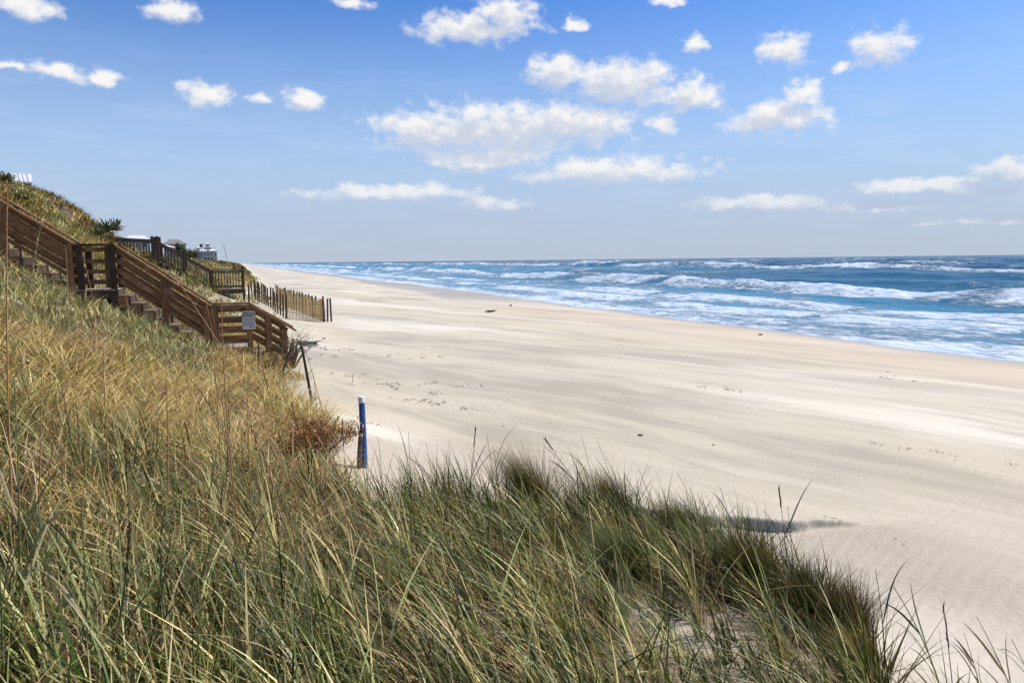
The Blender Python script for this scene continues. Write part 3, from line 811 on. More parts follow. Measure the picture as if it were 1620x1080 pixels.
    add_tufts(Tf, sag, (.22, .42), (.009, .016), (.1, .7), (.1, .8), ['sage', 'olive', 'pale', 'dark', 'straw'], [.42, .14, .20, .12, .12], .30, 1.0, 3, .24, .55)
    P = sample(20000, 8.5, 30, -48, 12, 1.25, mid_mask)
    add(P, (.10, .24), (.006, .010), (.4, 1.3), (.2, 1.0), ['brown', 'dark', 'olive', 'dry'], [.5, .2, .15, .15], .2, 1.0, 2, .3, .55)
    grass_object('dune_face_grass', chunks, 'golden straw grass covering the dune face below the brown stairs')
    # --- upper and far dune
    chunks.clear()
    def far_mask(x, y): return veg(x, y) * (x < 4) * (x > -16)
    Tf = tufts(4200, 15, 28, 150, -32, 4, 1.75, far_mask, .13); P = Tf[0]
    z = fbm(P[:, 0] / 3, P[:, 1] / 5, 3, 341); br = (z > .50) & (P[:, 0] < -4)
    add_tufts(Tf, ~br, (.30, .58), (.010, .017), (.1, .7), (.1, .9), ['olive', 'straw', 'sage', 'pale', 'green'], [.30, .30, .16, .14, .10], .3, 1.0, 2, .26, .85)
    add_tufts(Tf, br, (.30, .5), (.010, .017), (.1, .6), (.1, .8), ['olive', 'brown', 'dry', 'straw', 'dark'], [.34, .24, .16, .18, .08], .3, 1.0, 2, .26, .85)
    P = sample(16000, 150, 700, -12, 3, 1.9, far_mask)
    add(P, (.35, .8), (.06, .10), (.05, .5), (.1, .6), ['olive', 'straw', 'dark', 'brown'], [.4, .25, .15, .2], .3, 1.0, 2, .26, .5)
    grass_object('upper_dune_grass', chunks, 'olive and brown grass on the upper dune behind the stairs')
build_grass()


# ------------------------------------------------------------------ single grass tussocks, stalks, shrubs
def tussock(px, py, hpx, spread, n, names, probs, label, wind=.8, lean=(.1, .5), wmul=1.0):
    b = gp(px, py); d = depth_of(b); h = hpx / FPX * d
    P = np.column_stack([b.x + spread * .45 * rng.standard_normal(n), b.y + spread * .45 * rng.standard_normal(n), np.zeros(n)])
    P[:, 2] = ground(P[:, 0], P[:, 1]) - .02
    az = np.where(rng.random(n) < wind, CAML + .45 * rng.standard_normal(n), rng.random(n) * 6.283)
    ch = blades(P, h * rnd(n, .65, 1.1), rnd(n, .003, .006) * wmul, rnd(n, *lean), rnd(n, .0, .5), az, rnd(n, -1, 1), pick(n, names, probs), 4)
    grass_object('grass_tussock', [ch], label, 'grass', None, 'grass tussocks at the dune foot')
G1 = (['olive', 'green', 'brown', 'dry', 'dark'], [.34, .2, .2, .14, .12])
tussock(856, 812, 128, .17, 1300, *G1, 'tall feathery brown-green tussock standing up against the sand, centre of the grass edge', lean=(.15, .55))
tussock(975, 815, 84, .26, 900, ['brown', 'olive', 'dry', 'green'], [.3, .35, .2, .15], 'brownish tussock right of the tall feathery one')
tussock(1085, 848, 80, .24, 900, *G1, 'olive tussock on the grass edge left of the dark sand step')
tussock(1205, 935, 125, .30, 1500, *G1, 'broad dark green tussock below the dark sand step', lean=(.1, .4))
tussock(1290, 985, 130, .16, 900, ['dark', 'olive', 'green', 'brown'], [.35, .3, .2, .15], 'upright dark tussock second from the right end of the grass', wind=.4, lean=(0, .25))
tussock(1345, 1025, 135, .14, 1100, ['dark', 'brown', 'olive', 'dry'], [.4, .25, .2, .15], 'dark bushy tussock at the right end of the grass', wind=.2, lean=(0, .22))
tussock(1352, 1065, 90, .10, 500, ['tan', 'dry', 'straw'], [.4, .3, .3], 'tan dry tussock under the dark bushy one at the right end', wind=.3, lean=(0, .2))
tussock(1000, 905, 95, .35, 1200, ['green', 'olive', 'dark'], [.4, .4, .2], 'bright green tussock in the middle of the front grass')

def leaf_strip(p0, p1, w, sag, side, m):
    """a folded tapering leaf, verts and faces"""
    p0 = Vector(p0); p1 = Vector(p1); d = (p1 - p0); L = d.length; x = d.normalized(); s = x.cross(Vector(side)).normalized(); nrm = s.cross(x)
    V = []; Fc = []; n = 6
    for i in range(n + 1):
        t = i / n; c = p0.lerp(p1, t) + Vector((0, 0, 1)) * sag * L * (4 * t * (1 - t)) * .5
        ww = w * (math.sin(math.pi * (.16 + .84 * t)) ** .8) * .5 + .0004
        V += [c - s * ww + nrm * ww * .35, c, c + s * ww + nrm * ww * .35]
        if i: o = 3 * (i - 1); Fc += [(o, o + 1, o + 4, o + 3), (o + 1, o + 2, o + 5, o + 4)]
    return V, Fc
def arch_leaf(p, d0, out, L, w, droop, tw):
    # a narrow keeled leaf that leaves the stem along d0 and bends over towards out
    V = []; Fc = []; n = 9; c = Vector(p); d = Vector(d0).normalized()
    for i in range(n + 1):
        t = i / n
        s = d.cross(Vector(out)).normalized()
        if s.length < .5: s = Vector((1, 0, 0))
        s = (s * math.cos(tw * (1 + t)) + s.cross(d) * math.sin(tw * (1 + t))).normalized(); nr = s.cross(d)
        ww = w * .5 * (min(1.0, .45 + 2.2 * t)) * (1 - t ** 2.4) + .0004
        V += [c - s * ww + nr * ww * .4, c.copy(), c + s * ww + nr * ww * .4]
        if i: o = 3 * (i - 1); Fc += [(o, o + 1, o + 4, o + 3), (o + 1, o + 2, o + 5, o + 4)]
        c = c + d * (L / n)
        d = (d + (Vector(out) * .6 + Vector((0, 0, -.9))) * droop * (1.6 * t) / n * 2).normalized()
    return V, Fc
STALK = 'tall grass stalks standing above the sward'
def stalk(base, tip, label, m='straw_stem', r=.0032, bow=.03, head=0.0, leaves=0, hm=None, lm=None, lw=.012, cat='grass stalk', dd=0.0, name='grass_stalk'):
    """base and tip in photo pixels; the root is found on the ground below base"""
    b = gp(*base); t = tip_at(tip[0], tip[1], b, dd); L = (t - b).length
    r = max(r, .0009 * depth_of(b) * .55)
    root = thing(name, b, label, cat, STALK)
    side = Vector((R0.x, R0.y, 0)); pts = []
    for i in range(9):
        f = i / 8; pts.append(b.lerp(t, f) + side * bow * L * (f * (1 - f) * 4) * .5)
    V, Fc = tube([b - Vector((0, 0, .05))] + pts, [r] + [r * (1 - .62 * i / 8) for i in range(9)], 5); part('stem', V, Fc, m, root)
    rr = random.Random(int(base[0] * 7 + tip[1]))
    if head:
        ps = []; n = int(26)
        for k in range(n):
            f = 1 - head * (k / n); p = b.lerp(t, f) + side * bow * L * (f * (1 - f) * 4) * .5
            d = (t - b).normalized(); a = Vector((rr.uniform(-1, 1), rr.uniform(-1, 1), rr.uniform(-.2, .6)))
            q = p + (d * 1.0 + a * .42).normalized() * (.020 + .012 * rr.random()) * (1 + depth_of(b) * .05)
            ps.append(leaf_strip(p, q, .0055 * (1 + depth_of(b) * .07), .0, (a.x, a.y, .3), m))
        V, Fc = merge(ps); part('seed_head', V, Fc, hm or m, root)
    for k in range(leaves):
        f = .10 + .62 * k / max(1, leaves) + rr.uniform(-.06, .06); p = b.lerp(t, f) + side * bow * L * (f * (1 - f) * 4) * .5
        ll = L * rr.uniform(.30, .58); sg = -1 if rr.random() < .66 else 1
        ax = (t - b).normalized()
        d0 = (ax + side * sg * rr.uniform(.10, .42) + Vector((FW.x, FW.y, 0)) * rr.uniform(-.4, .4)).normalized()
        V, Fc = arch_leaf(p, d0, side * sg, ll, lw * rr.uniform(.55, 1.1), rr.uniform(.1, .75), rr.uniform(-.9, .9))
        part('leaf', V, Fc, (lm or m) if rr.random() < .7 else rr.choice(('pale_stem', 'green_stem', 'olive_stem')), root, True)
    return root
# left: straw sea-oat stalks
stalk((24, 900), (12, 292), 'very tall straw stalk with a seed head at the left edge, reaching the skyline', bow=-.02, head=.14, leaves=2, r=.008)
stalk((40, 640), (66, 352), 'stalk with a long pale seed head across the upper railing of the brown stairs', head=.34, bow=-.06, m='pale_stem')
stalk((110, 560), (104, 392), 'thin pale stalk left of the upper stair landing', m='pale_stem', bow=.01)
stalk((160, 580), (130, 400), 'plumed stalk leaning left across the upper stair landing', head=.5, bow=.05)
stalk((212, 590), (196, 455), 'plumed stalk leaning left right of the upper stair landing', head=.45, bow=.06)
stalk((178, 860), (163, 545), 'upright straw stalk alone in the middle of the golden grass', bow=-.01, r=.0075, leaves=1)
stalk((266, 830), (262, 560), 'brown upright stalk in the golden grass left of the stair foot', bow=.01, r=.0075, leaves=1)
stalk((128, 800), (124, 660), 'short thin brown stalk in the golden grass near the left', bow=.0)
stalk((205, 905), (197, 700), 'dark plumed stalk in the golden grass', m='dark_stem', head=.3, bow=.02)
stalk((385, 900), (350, 470), 'long brown stalk rising to the lower stair landing', bow=-.03, r=.0075, leaves=2)
stalk((372, 880), (322, 452), 'leaning brown stalk left of the one that rises to the lower landing', bow=.04, r=.0058)
stalk((490, 860), (268, 428), 'long stalk leaning far left across the middle stair railing', bow=.10, r=.0058, head=.12)
stalk((470, 800), (306, 520), 'bowed stalk leaning left below the middle stair railing', bow=.10, r=.0058)
stalk((520, 870), (372, 560), 'leaning stalk in front of the lower stair landing', bow=.06, r=.0058)
stalk((545, 900), (432, 590), 'dark leaning stalk in front of the foot of the stairs', m='dark_stem', bow=.05, r=.0058)
stalk((560, 880), (483, 552), 'slender stalk crossing the thin leaning pole', bow=.03, r=.0058)
stalk((610, 900), (470, 640), 'brown stalk leaning left over the rust-coloured shrub', bow=.05, r=.0058)
stalk((440, 840), (418, 640), 'straight thin stalk at the edge of the golden grass', bow=.01)
stalk((548, 790), (541, 668), 'dark plumed stalk just left of the blue post', m='dark_stem', head=.35, bow=.01)
stalk((330, 860), (296, 612), 'thin straw stalk in the golden grass right of the brown upright one', bow=.03)
stalk((230, 500), (210, 430), 'pale bent stalk by the steps under the middle flight', m='pale_stem', bow=-.1)
stalk((345, 470), (352, 385), 'arching sea-oat stalk against the sky beside the tower house', m='pale_stem', bow=.25, head=.3)
stalk((352, 860), (338, 560), 'brown stalk just left of the long one that rises to the lower landing', bow=.02, r=.006, leaves=1)
stalk((400, 850), (392, 600), 'brown stalk just right of the long one that rises to the lower landing', bow=-.02, r=.006, leaves=1)
stalk((300, 800), (250, 500), 'leaning straw stalk crossing the pale green grass under the middle flight', bow=.05, r=.005)
stalk((60, 840), (66, 520), 'upright straw stalk second from the left edge', bow=.01, r=.006, leaves=1)
stalk((455, 870), (378, 610), 'stalk leaning left between the lower landing and the rust-coloured shrub', bow=.06, r=.005, m='pale_stem')
stalk((590, 930), (505, 690), 'pale stalk leaning left in front of the rust-coloured shrub', bow=.05, r=.005, m='pale_stem')
stalk((425, 960), (405, 742), 'straight brown stalk in the green grass below the stair foot', bow=.01, r=.006, leaves=2)
rs = random.Random(21)
ORD = 'first second third fourth fifth sixth seventh eighth ninth tenth eleventh twelfth thirteenth fourteenth'.split()
for k, x in enumerate(sorted(rs.uniform(315, 560) for _ in range(14))):
    y = rs.uniform(790, 900)
    stalk((x, y), (x - rs.uniform(10, 80), y - rs.uniform(150, 270)), ORD[k] + ' from the left of the slender rust-brown stalks below the lower stair landing', m=rs.choice(('straw_stem', 'rust_stem')), r=.0052, bow=rs.uniform(-.03, .08), head=rs.choice((0.0, 0.0, .18)))
# green reed-like stalks along the front edge
front = [((610, 860), (598, 690), 'leafy stalk just right of the blue post'), ((650, 850), (646, 682), 'leafy stalk second right of the blue post'),
         ((700, 870), (674, 700), 'leafy stalk third right of the blue post'), ((735, 850), (752, 678), 'tall dark stalk leaning right in the gap before the tall tussock'),
         ((790, 850), (770, 686), 'leafy stalk close left of the tall feathery tussock'), ((775, 880), (742, 716), 'leafy stalk between two gaps left of the tall tussock'),
         ((935, 800), (862, 694), 'bare stalk leaning left above the tall tussock'), ((955, 840), (920, 690), 'leafy stalk right of the tall feathery tussock'),
         ((1000, 860), (944, 694), 'leafy stalk leaning left above the brownish tussock'), ((1010, 850), (956, 716), 'short leafy stalk above the brownish tussock'),
         ((1060, 880), (1010, 740), 'leafy stalk left of the olive tussock'), ((1150, 910), (1072, 748), 'leafy stalk leaning left above the olive tussock'),
         ((1185, 925), (1138, 768), 'long leafy stalk leaning left near the sand step'), ((1215, 935), (1168, 800), 'leafy stalk left of the dark sand step'),
         ((1250, 960), (1232, 772), 'tallest dark stalk rising in front of the dark sand step'), ((1258, 965), (1246, 800), 'dark stalk close to the tallest one by the sand step'),
         ((1290, 985), (1250, 862), 'leafy stalk right of the dark sand step')]
for k, (bs, tp, lb) in enumerate(front):
    stalk(bs, tp, lb, m='dark_stem', r=.0042, bow=.02, leaves=5, lm='green_stem' if k % 3 else 'dark_stem', lw=.013, head=.18 if k in (3, 6, 14) else 0.0)
# near leafy reeds: bottom right corner and lower left
stalk((1500, 1150), (1412, 925), 'broad-leaved reed arching left in the bottom right corner', m='green_stem', r=.006, bow=.12, leaves=7, lm='green_stem', lw=.022)
stalk((1400, 1120), (1385, 900), 'dark reed beside the right end of the grass', m='dark_stem', r=.005, bow=.05, leaves=4, lm='dark_stem', lw=.014)
stalk((1512, 1140), (1492, 955), 'thin dark plumed reed in the bottom right corner', m='dark_stem', r=.004, bow=.01, head=.4)
stalk((1620, 1150), (1545, 975), 'pale-tipped reed leaning left at the right edge', m='green_stem', r=.005, bow=.06, leaves=5, lm='pale_stem', lw=.016)
stalk((1560, 1130), (1525, 1000), 'short leafy reed between the two corner reeds', m='dark_stem', r=.004, bow=.03, leaves=6, lm='dark_stem', lw=.014)
stalk((1660, 1150), (1600, 1010), 'leafy reed cut by the right edge of the picture', m='green_stem', r=.005, bow=.05, leaves=5, lm='green_stem', lw=.016)
stalk((30, 1010), (22, 600), 'thick leafy reed near the left edge with folded pale leaves', m='green_stem', r=.007, bow=.02, leaves=6, lm='pale_stem', lw=.017)
stalk((165, 1100), (205, 830), 'brown-plumed reed leaning right in the lower left', m='dark_stem', r=.007, bow=.05, leaves=5, lm='green_stem', lw=.019, head=.3)
stalk((215, 1100), (270, 850), 'dark reed leaning right beside the brown-plumed one', m='dark_stem', r=.007, bow=.04, leaves=6, lm='green_stem', lw=.019)
stalk((140, 1080), (128, 790), 'upright green reed with broad leaves in the lower left', m='green_stem', r=.006, bow=.01, leaves=7, lm='green_stem', lw=.019)
stalk((5, 1120), (-4, 860), 'green and yellow reed at the bottom left corner', m='green_stem', r=.007, bow=.02, leaves=6, lm='olive_stem', lw=.018)
stalk((395, 1060), (360, 800), 'leafy reed in the front grass left of centre', m='green_stem', r=.005, bow=.05, leaves=6, lm='green_stem', lw=.018)
stalk((745, 1100), (700, 880), 'bare brown reed in the bottom centre', m='straw_stem', r=.005, bow=.04, leaves=3, lm='pale_stem', lw=.014)
stalk((640, 1060), (560, 850), 'leaning green reed in the bottom centre left', m='green_stem', r=.005, bow=.06, leaves=6, lm='green_stem', lw=.018)

def shrub(name, c, rad, n, names, probs, label, cat='shrub', leaf=(.02, .05), wl=.35, stems=9, stem_m='bark', up=.4, group=None, flat=1.0):
    """bush of many small leaves on forking twigs"""
    c = Vector(c); root = thing(name, c, label, cat, group)
    ps = []; tips = []
    for k in range(stems):
        a = random.uniform(0, 6.283); d = Vector((math.cos(a) * random.uniform(.2, 1), math.sin(a) * random.uniform(.2, 1), random.uniform(.5, 1.1) * flat)).normalized()
        t = c + d * rad * random.uniform(.7, 1.05); mid = c.lerp(t, .5) + Vector((random.uniform(-.1, .1), random.uniform(-.1, .1), .05)) * rad
        ps.append(tube([c - Vector((0, 0, .1 * rad)), mid, t], [.02 * rad, .014 * rad, .005 * rad], 4)); tips += [mid, mid.lerp(t, .5), t]
        for j in range(3):
            q = mid.lerp(t, random.random()); e = q + Vector((random.uniform(-1, 1), random.uniform(-1, 1), random.uniform(-.2, .9) * flat)) * rad * .4
            ps.append(tube([q, e], [.008 * rad, .003 * rad], 3)); tips += [q.lerp(e, .6), e]
    V, Fc = merge(ps); part('stems', V, Fc, stem_m, root)
    tp = np.array([list(t) for t in tips]); i = rng.integers(0, len(tp), n)
    P = tp[i] + rng.standard_normal((n, 3)) * rad * .10
    h = rnd(n, *leaf); V, Tn, C = blades(P, h, h * wl, rnd(n, .0, 1.2), rnd(n, 0, .6), rng.random(n) * 6.283, rnd(n, -1.5, 1.5), pick(n, names, probs), 2)
    me = np_mesh('foliage', V - np.array(c), Tn, 'grass_blade', {'tint': ('FLOAT_COLOR', C)}, smooth=False)
    o = link('foliage', me, None, root); o.location = (0, 0, 0)
    return root
b = gp(498, 738); shrub('rust_shrub', b, .60, 4200, ['rust', 'brown', 'dry', 'straw'], [.5, .25, .15, .1], 'low rust-coloured shrub at the grass edge left of the blue post', leaf=(.02, .06), wl=.3, flat=.7)
b = gp(478, 700); shrub('rust_shrub', b, .45, 900, ['rust', 'brown', 'dry'], [.5, .25, .25], 'smaller rust-coloured shrub on the sand behind the larger one', leaf=(.02, .05), wl=.3, flat=.6)
b = gp(462, 582); shrub('dry_shrub', b, .95, 420, ['dry', 'brown', 'straw', 'rust'], [.3, .3, .2, .2], 'bare twiggy shrub at the foot of the brown stairs', leaf=(.03, .10), wl=.08, stems=26, flat=1.2)
b = gp(425, 585); shrub('dry_shrub', b, .5, 300, ['brown', 'dark', 'dry'], [.5, .3, .2], 'dark brush under the lowest steps of the brown stairs', leaf=(.03, .08), wl=.12, stems=16, flat=.7)

def rosette(c, rad, n, label, seed):
    """sword-leaved yucca clump"""
    c = Vector(c); root = thing('yucca_plant', c, label, 'yucca'); rr = random.Random(seed)
    V, Fc = tube([c - Vector((0, 0, .1)), c + Vector((0, 0, rad * .45))], [.09 * rad, .06 * rad], 6); part('trunk', V, Fc, 'bark', root)
    heads = [c + Vector((rr.uniform(-.7, .7) * rad, rr.uniform(-.7, .7) * rad, rr.uniform(.0, .42) * rad)) for _ in range(9)]
    for hd in heads:
        ps = []
        for k in range(n):
            a = rr.uniform(0, 6.283); e = rr.uniform(-.15, 1.3); L = rad * rr.uniform(.45, .75)
            ps.append(leaf_strip(hd, hd + Vector((math.cos(a) * math.cos(e), math.sin(a) * math.cos(e), math.sin(e))) * L, .075 * rad, rr.uniform(-.1, .1), (rr.random(), rr.random(), 1), 'yucca_leaf'))
        V, Fc = merge(ps); part('leaf_head', V, Fc, 'yucca_leaf' if rr.random() < .65 else 'sage_leaf', root)
def leafmat(name, col):
    m, T = mat(name); oc = T.node('ShaderNodeTexCoord', out=3); n = T.noise(oc, 5.0, 4)
    c = T.mix(n, tuple(x * .6 for x in col), tuple(x * 1.4 for x in col))
    finish(T, T.node('ShaderNodeMixShader', {0: .25, 1: principled(T, c, .5, None, .4), 2: T.node('ShaderNodeBsdfTranslucent', {'Color': c})}))
leafmat('yucca_leaf', (.045, .060, .022)); leafmat('sage_leaf', (.19, .20, .10))
b = gp(160, 372); rosette(b, .95, 26, 'dark spiky yucca clump on the dune skyline above the stair landing', 4)
b = gp(147, 378); rosette(b, .6, 20, 'smaller pale yucca clump beside the dark one on the skyline', 9)
b = gp(4, 296); shrub('dune_bush', b, .62, 1500, ['dark', 'green', 'sage'], [.5, .3, .2], 'dark leafy bush on the dune top in front of the ribbed white roof', leaf=(.05, .11), wl=.5, stems=14)
b = gp(24, 318); shrub('dune_bush', b, .75, 2000, ['sage', 'pale', 'olive'], [.5, .2, .3], 'pale sage bush trailing down the dune top at the far left', leaf=(.05, .11), wl=.5, stems=18, flat=.35)


# ------------------------------------------------------------------ houses on the dune
def box_faces(x0, x1, y0, y1, z0, z1):
    V = [Vector((x, y, z)) for z in (z0, z1) for x, y in ((x0, y0), (x1, y0), (x1, y1), (x0, y1))]
    return V, [(3, 2, 1, 0), (4, 5, 6, 7), (0, 1, 5, 4), (1, 2, 6, 5), (2, 3, 7, 6), (3, 0, 4, 7)]
class House:
    """local frame: x to the viewer's right, y away from the viewer, origin on the ground below the near wall's centre"""
    def __init__(s, name, px, py_eave, depth, label, zg):
        p = at_depth(px, py_eave, depth); s.eave = p.z
        d = Vector((p.x, p.y, 0)).normalized(); s.rz = math.atan2(d.y, d.x) - math.pi / 2
        s.root = thing(name, (p.x, p.y, zg), label, 'house', None, s.rz); s.h = p.z - zg; s.px = depth / FPX
        s.M = Matrix.Translation((p.x, p.y, zg)) @ Matrix.Rotation(s.rz, 4, 'Z')
    def add(s, name, V, Fc, m, parent=None): return part(name, [s.M @ Vector(v) for v in V], Fc, m, parent or s.root)
    def box(s, name, x0, x1, y0, y1, z0, z1, m, parent=None): return s.add(name, *box_faces(x0, x1, y0, y1, z0, z1), m, parent)
    def hip(s, x0, x1, y0, y1, z0, h, rl, m, over=.4, name='roof', fascia='white_paint'):
        x0 -= over; x1 += over; y0 -= over; y1 += over; xm = (x0 + x1) / 2; ym = (y0 + y1) / 2
        V = [(x0, y0, z0), (x1, y0, z0), (x1, y1, z0), (x0, y1, z0), (xm - rl / 2, ym, z0 + h), (xm + rl / 2, ym, z0 + h)]
        V += [(x, y, z - .18) for x, y, z in V[:4]]
        return s.add(name, V, [(0, 1, 5, 4), (1, 2, 5), (2, 3, 4, 5), (3, 0, 4), (6, 7, 1, 0), (7, 8, 2, 1), (8, 9, 3, 2), (9, 6, 0, 3), (9, 8, 7, 6)], m)
    def window(s, x, z, w, h, y):
        f = s.box('window', x - w / 2, x + w / 2, y - .06, y - .003, z - h / 2, z + h / 2, 'white_paint')
        s.box('pane', x - w / 2 + .09, x + w / 2 - .09, y - .075, y - .063, z - h / 2 + .09, z + h / 2 - .09, 'window_glass', f)

# ribbed white roof at the left edge
h = House('ribbed_roof_house', -30, 285, 88, 'house with ribbed white metal roof on the dune top at the left edge', 6.0)
W = 71 * h.px
h.box('wall', -9, W - .7, 0, 7, 0, h.h, 'grey_wall')
rf = h.hip(-9, W - .7, 0, 7, h.h, 1.35, 15.0, 'white_metal', .45)
x0, x1 = -9.45, W - .25; xm = (x0 + x1) / 2; y0, ym = -.45, 3.5
for k in range(34):
    x = x0 + .4 + k * .46
    if x > x1 - .1: break
    f = 1.0
    xt = x - (1.6 if x > xm else -0.0) * 0
    xr = xm + 7.5
    top = min(1.0, (x1 - x) / (x1 - xr)) if x > xr else 1.0
    a = h.M @ Vector((x, y0, h.h + .03)); e = h.M @ Vector((x, y0 + (ym - y0) * top, h.h + .03 + 1.35 * top))
    board('roof_rib', a, e, .06, .05, 'rib_metal', rf, up=(0, 0, 1))
h.box('corner_board', W - .72, W - .55, -.04, .12, 0, h.h - .02, 'white_paint')
for x in (-6, -2.5, 1.5): h.window(x, h.h - 1.6, 1.2, 1.5, 0)
# pale hip roof behind the weathered stairs
h = House('pale_roof_house', 217, 379.5, 190, 'house with pale green-white hip roof behind the weathered stairs', 4.0)
h.box('wall', -2.6, 2.6, 0, 6, 0, h.h, 'off_white_wall'); h.hip(-2.6, 2.6, 0, 6, h.h, 1.25, 3.6, 'white_metal', .4)
h.box('porch', -3.05, -2.55, .2, 2.2, 0, h.h - .25, 'white_paint')
for x in (-1.6, 0, 1.6): h.window(x, h.h - 1.3, .8, 1.2, 0)
# grey shingle hip roof with a white porch roof in front
h = House('grey_roof_house', 276, 386, 250, 'house with grey hipped shingle roof and low white porch roof', 4.0)
h.box('wall', -3.3, 3.4, 0, 7, 0, h.h, 'tan_wall'); h.hip(-3.3, 3.4, 0, 7, h.h, 1.75, 2.6, 'grey_shingle', .5)
V = [(-4.8, -2.6, h.h - .2), (-4.2, -1, h.h + .2), (.2, -1, h.h - 1.0), (.2, -2.6, h.h - 1.35)]
V += [(x, y, z - .12) for x, y, z in V]
h.add('porch_roof', V, [(3, 2, 1, 0)[::-1], (4, 5, 6, 7)[::-1], (0, 1, 5, 4), (1, 2, 6, 5), (2, 3, 7, 6), (3, 0, 4, 7)], 'white_metal')
for x in (-4.4, -2, 0): h.box('porch_column', x - .1, x + .1, -2.4, -2.2, 0, h.h - 1.35, 'white_paint')
for x in (-1.8, .3, 2.2): h.window(x, h.h - 1.0, .9, 1.2, 0)
# tower house with cupola
h = House('tower_house', 330, 397, 330, 'tall cream tower house with stepped white roofs and cupola at the far end', 3.6)
e = h.h
h.box('wall', -3.6, 3.4, 0, 7, 0, e, 'off_white_wall'); h.box('side_wing', -4.9, -3.62, .6, 5, 0, e + 1.5, 'off_white_wall')
h.hip(-3.6, 3.4, 0, 7, e, 1.2, 2.4, 'white_metal', .55); h.hip(-4.9, -3.6, .6, 5, e + 1.5, .6, .3, 'white_metal', .25, 'wing_roof')
h.box('upper_storey', -1.7, 1.3, 2.2, 5, e + .9, e + 1.9, 'tan_wall'); h.hip(-1.7, 1.3, 2.2, 5, e + 1.9, .5, 1.4, 'white_metal', .45, 'upper_roof')
h.box('cupola', -.95, .55, 2.8, 4.4, e + 2.3, e + 3.2, 'grey_wall'); h.hip(-.95, .55, 2.8, 4.4, e + 3.2, .65, .1, 'white_metal', .4, 'cupola_roof')
h.add('front_gable', [(-1.7, -.5, e - .6), (1.2, -.5, e - .6), (-.25, -.5, e + .75), (-1.7, .05, e - .6), (1.2, .05, e - .6), (-.25, 1.5, e + .75)], [(0, 1, 2), (1, 4, 5, 2), (0, 2, 5, 3), (3, 5, 4), (0, 3, 4, 1)], 'tan_wall')
h.box('balcony', -2.2, 2.0, -1.0, -.02, e - 2.6, e - 2.35, 'white_paint')
for x in (-2.1, -.8, .6, 1.9): h.box('balcony_column', x - .09, x + .09, -.98, -.8, 0, e - .62, 'white_paint')
for x in (-1.4, -.3, .8): h.window(x, e - 1.5, .8, 1.1, 0); h.window(x, e - 3.4, .8, 1.2, 0)
for x in (-2.9, 2.7): h.window(x, e - 1.6, .7, 1.1, 0)
h.window(-.2, e + 1.4, .9, .6, 2.2)

# trees among the houses
def tree(px, py, depth, hh, rad, label, n=1500, pal=(['dark', 'green', 'olive'], [.6, .3, .1])):
    p = at_depth(px, py, depth); zg = gz(p.x, p.y)
    root = thing('dune_tree', (p.x, p.y, zg), label, 'tree', 'small trees among the dune houses')
    top = Vector((p.x, p.y, max(p.z, zg + 1.0)))
    ps = [tube([Vector((p.x, p.y, zg - .2)), Vector((p.x + .1, p.y, (zg + top.z) / 2)), top], [.16, .12, .08], 6)]; cl = []
    for k in range(9):
        a = random.uniform(0, 6.283); q = top + Vector((math.cos(a), math.sin(a), 0)) * rad * random.uniform(.4, .95) + Vector((0, 0, random.uniform(-.35, .55) * hh))
        ps.append(tube([top - Vector((0, 0, .4)), top.lerp(q, .6) + Vector((0, 0, .15)), q], [.07, .05, .02], 4)); cl.append(q)
    V, Fc = merge(ps); part('trunk', V, Fc, 'bark', root)
    cl = np.array([list(c) for c in cl + [top]]); i = rng.integers(0, len(cl), n)
    P = cl[i] + rng.standard_normal((n, 3)) * np.array([rad * .20, rad * .20, hh * .16]); L = rnd(n, .18, .42)
    V, Tn, C = blades(P, L, L * .55, rnd(n, 0, 1.3), rnd(n, 0, .4), rng.random(n) * 6.283, rnd(n, -1.5, 1.5), pick(n, *pal), 2)
    org = np.array([p.x, p.y, zg]); me = np_mesh('crown', V - org, Tn, 'grass_blade', {'tint': ('FLOAT_COLOR', C)}, smooth=False)
    o = link('crown', me, None, root); o.location = (0, 0, 0)
tree(286, 394, 215, 2.6, 1.5, 'dark bushy tree in front of the grey-roofed house')
tree(304, 402, 240, 3.0, 1.6, 'dark round tree between the grey-roofed house and the tower house')
tree(296, 404, 200, 2.0, 1.8, 'low dark bush behind the railing of the weathered stairs', pal=(['olive', 'dark', 'green'], [.4, .4, .2]))
tree(318, 389, 332, 1.2, .7, 'thin palm-like tree at the left corner of the tower house', 500)


# ------------------------------------------------------------------ things lying on the beach
def driftwood(px, py, size, label, seed, m='grey_driftwood', n=6, name='driftwood'):
    b = gp(px, py); rr = random.Random(seed); root = thing(name, b, label, 'driftwood')
    for k in range(n):
        a = rr.uniform(0, 6.283) if k > 1 else .4 * k; L = size * rr.uniform(.35, 1.0)
        d = Vector((math.cos(a), math.sin(a), 0)); c = b + Vector((rr.uniform(-.2, .2), rr.uniform(-.2, .2), .04)) * size
        pts = [c + d * L * (f - .5) + Vector((rr.uniform(-.05, .05), rr.uniform(-.05, .05), rr.uniform(0, .16) * f + .02)) * size for f in (0, .3, .65, 1.0)]
        V, Fc = tube(pts, [.030 * size, .034 * size, .022 * size, .006 * size], 6); part('branch', V, Fc, m, root)
driftwood(488, 547, .9, 'grey driftwood branches on the sand beyond the stair foot', 6, n=15)
driftwood(778, 494, .75, 'small dark heap of driftwood alone on the open beach near the water', 5, 'wrack', 14)
b = gp(558, 608); root = thing('twig_stake', b, 'thin twig standing in a tiny sand mound on the beach', 'twig')
V, Fc = tube([b, b + Vector((.005, 0, .14)), tip_at(557.5, 592, b)], [.006, .006, .003], 5); part('twig', V, Fc, 'black_stick', root)
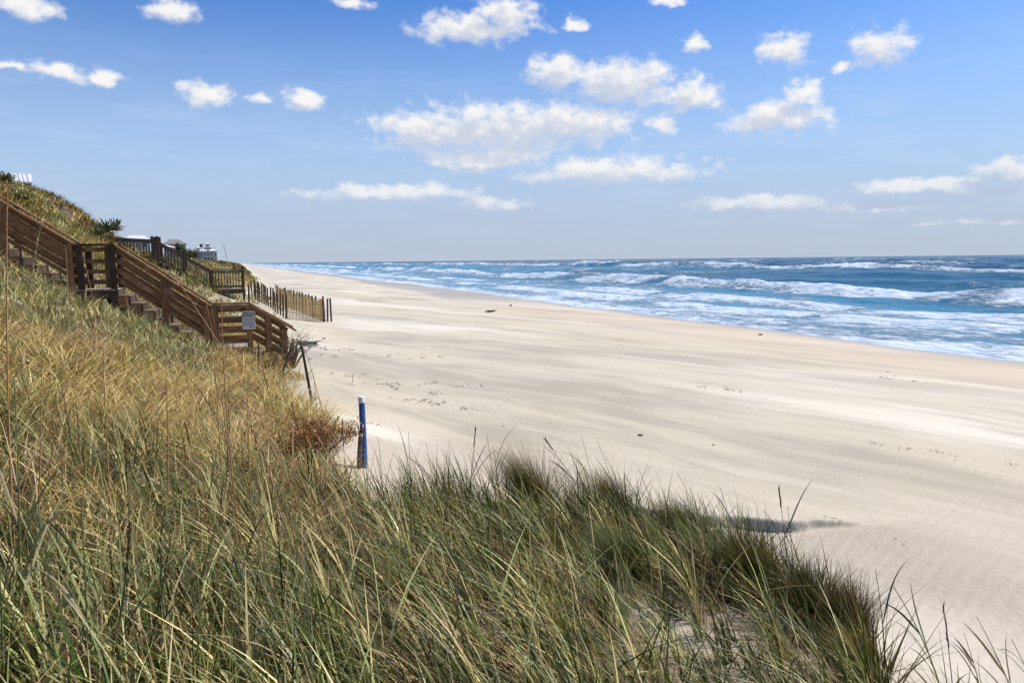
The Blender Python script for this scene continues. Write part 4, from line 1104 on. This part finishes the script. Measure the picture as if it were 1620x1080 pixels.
bm = bmesh.new(); bmesh.ops.create_icosphere(bm, subdivisions=2, radius=1); me = bpy.data.meshes.new('mound'); bm.to_mesh(me); bm.free(); me.materials.append(MATS['pale_mound'])
o = link('mound', me, None, root); o.scale = (.10, .08, .035); o.location = (0, 0, .005)
def chunk(px, py, s, label, seed, m='brown_chunk', cat='debris', name='debris_chunk'):
    b = gp(px, py); bm = bmesh.new(); bmesh.ops.create_icosphere(bm, subdivisions=2, radius=1); rr = random.Random(seed)
    for v in bm.verts: v.co = Vector((v.co.x * s * (1 + rr.uniform(-.25, .25)), v.co.y * s * .5 * (1 + rr.uniform(-.25, .25)), v.co.z * s * .42 * (1 + rr.uniform(-.25, .25))))
    me = bpy.data.meshes.new(name); bm.to_mesh(me); bm.free()
    o = link(name, me, m); o.location = b + Vector((0, 0, .2 * s)); o.rotation_euler = (0, 0, rr.uniform(0, 3)); tag(o, label, cat)
chunk(1013, 689, .05, 'small brown chunk on the sand right of the grass tops', 1)
chunk(1129, 704, .025, 'tiny dark pebble on the sand between the brown chunk and the grey streak', 2)
chunk(796, 674, .035, 'pale-edged shell bit on the sand above the tall tussock', 3, 'pale_mound', 'shell')
chunk(512, 536, .07, 'dark lump on the sand right of the grey driftwood', 4, 'wrack')
chunk(1203, 530, .10, 'dark speck of debris near the waterline', 5, 'wrack')
chunk(808, 484, .18, 'dark lump on the beach just beyond the driftwood heap', 6, 'wrack')
def build_wrack():
    ps = []; rr = random.Random(12)
    lines = [((560, 560), (700, 566), 18), ((585, 608), (690, 622), 40), ((610, 628), (700, 640), 34), ((660, 640), (760, 648), 16), ((500, 590), (600, 600), 14), ((520, 668), (600, 676), 18),
             ((640, 602), (760, 612), 18), ((1380, 700), (1610, 736), 16), ((1390, 590), (1470, 612), 10), ((1080, 610), (1300, 640), 8), ((460, 546), (560, 552), 24), ((480, 560), (540, 566), 16), ((1420, 850), (1440, 870), 4), ((1310, 820), (1340, 826), 6)]
    for (a, c, n) in lines:
        for k in range(n):
            f = rr.random(); b = gp(a[0] + (c[0] - a[0]) * f + rr.uniform(-6, 6), a[1] + (c[1] - a[1]) * f + rr.gauss(0, 3)); d = depth_of(b)
            for j in range(rr.choice((0, 0, 1, 1, 2, 6))):
                L = d * .0009 * min(5, rr.paretovariate(1.3)); an = rr.gauss(.3, .9); q = b + Vector((rr.gauss(0, .004), rr.gauss(0, .006), 0)) * d; q.z = b.z + .004
                pts = [q.copy()]
                for i in range(3):
                    an += rr.gauss(0, .8); q = q + Vector((math.cos(an), math.sin(an), 0)) * L * .6; q.z = b.z + .004 + abs(rr.gauss(0, .25)) * L; pts.append(q.copy())
                r = d * rr.uniform(.00015, .00034); ps.append(tube(pts, [r, r * 1.3, r, r * .5], 3))
    V, Fc = merge(ps); o = part('seaweed_wrack', V, Fc, 'wrack', None); tag(o, 'scattered dark seaweed and twig bits on the pale sand', 'seaweed', kind='stuff')
build_wrack()
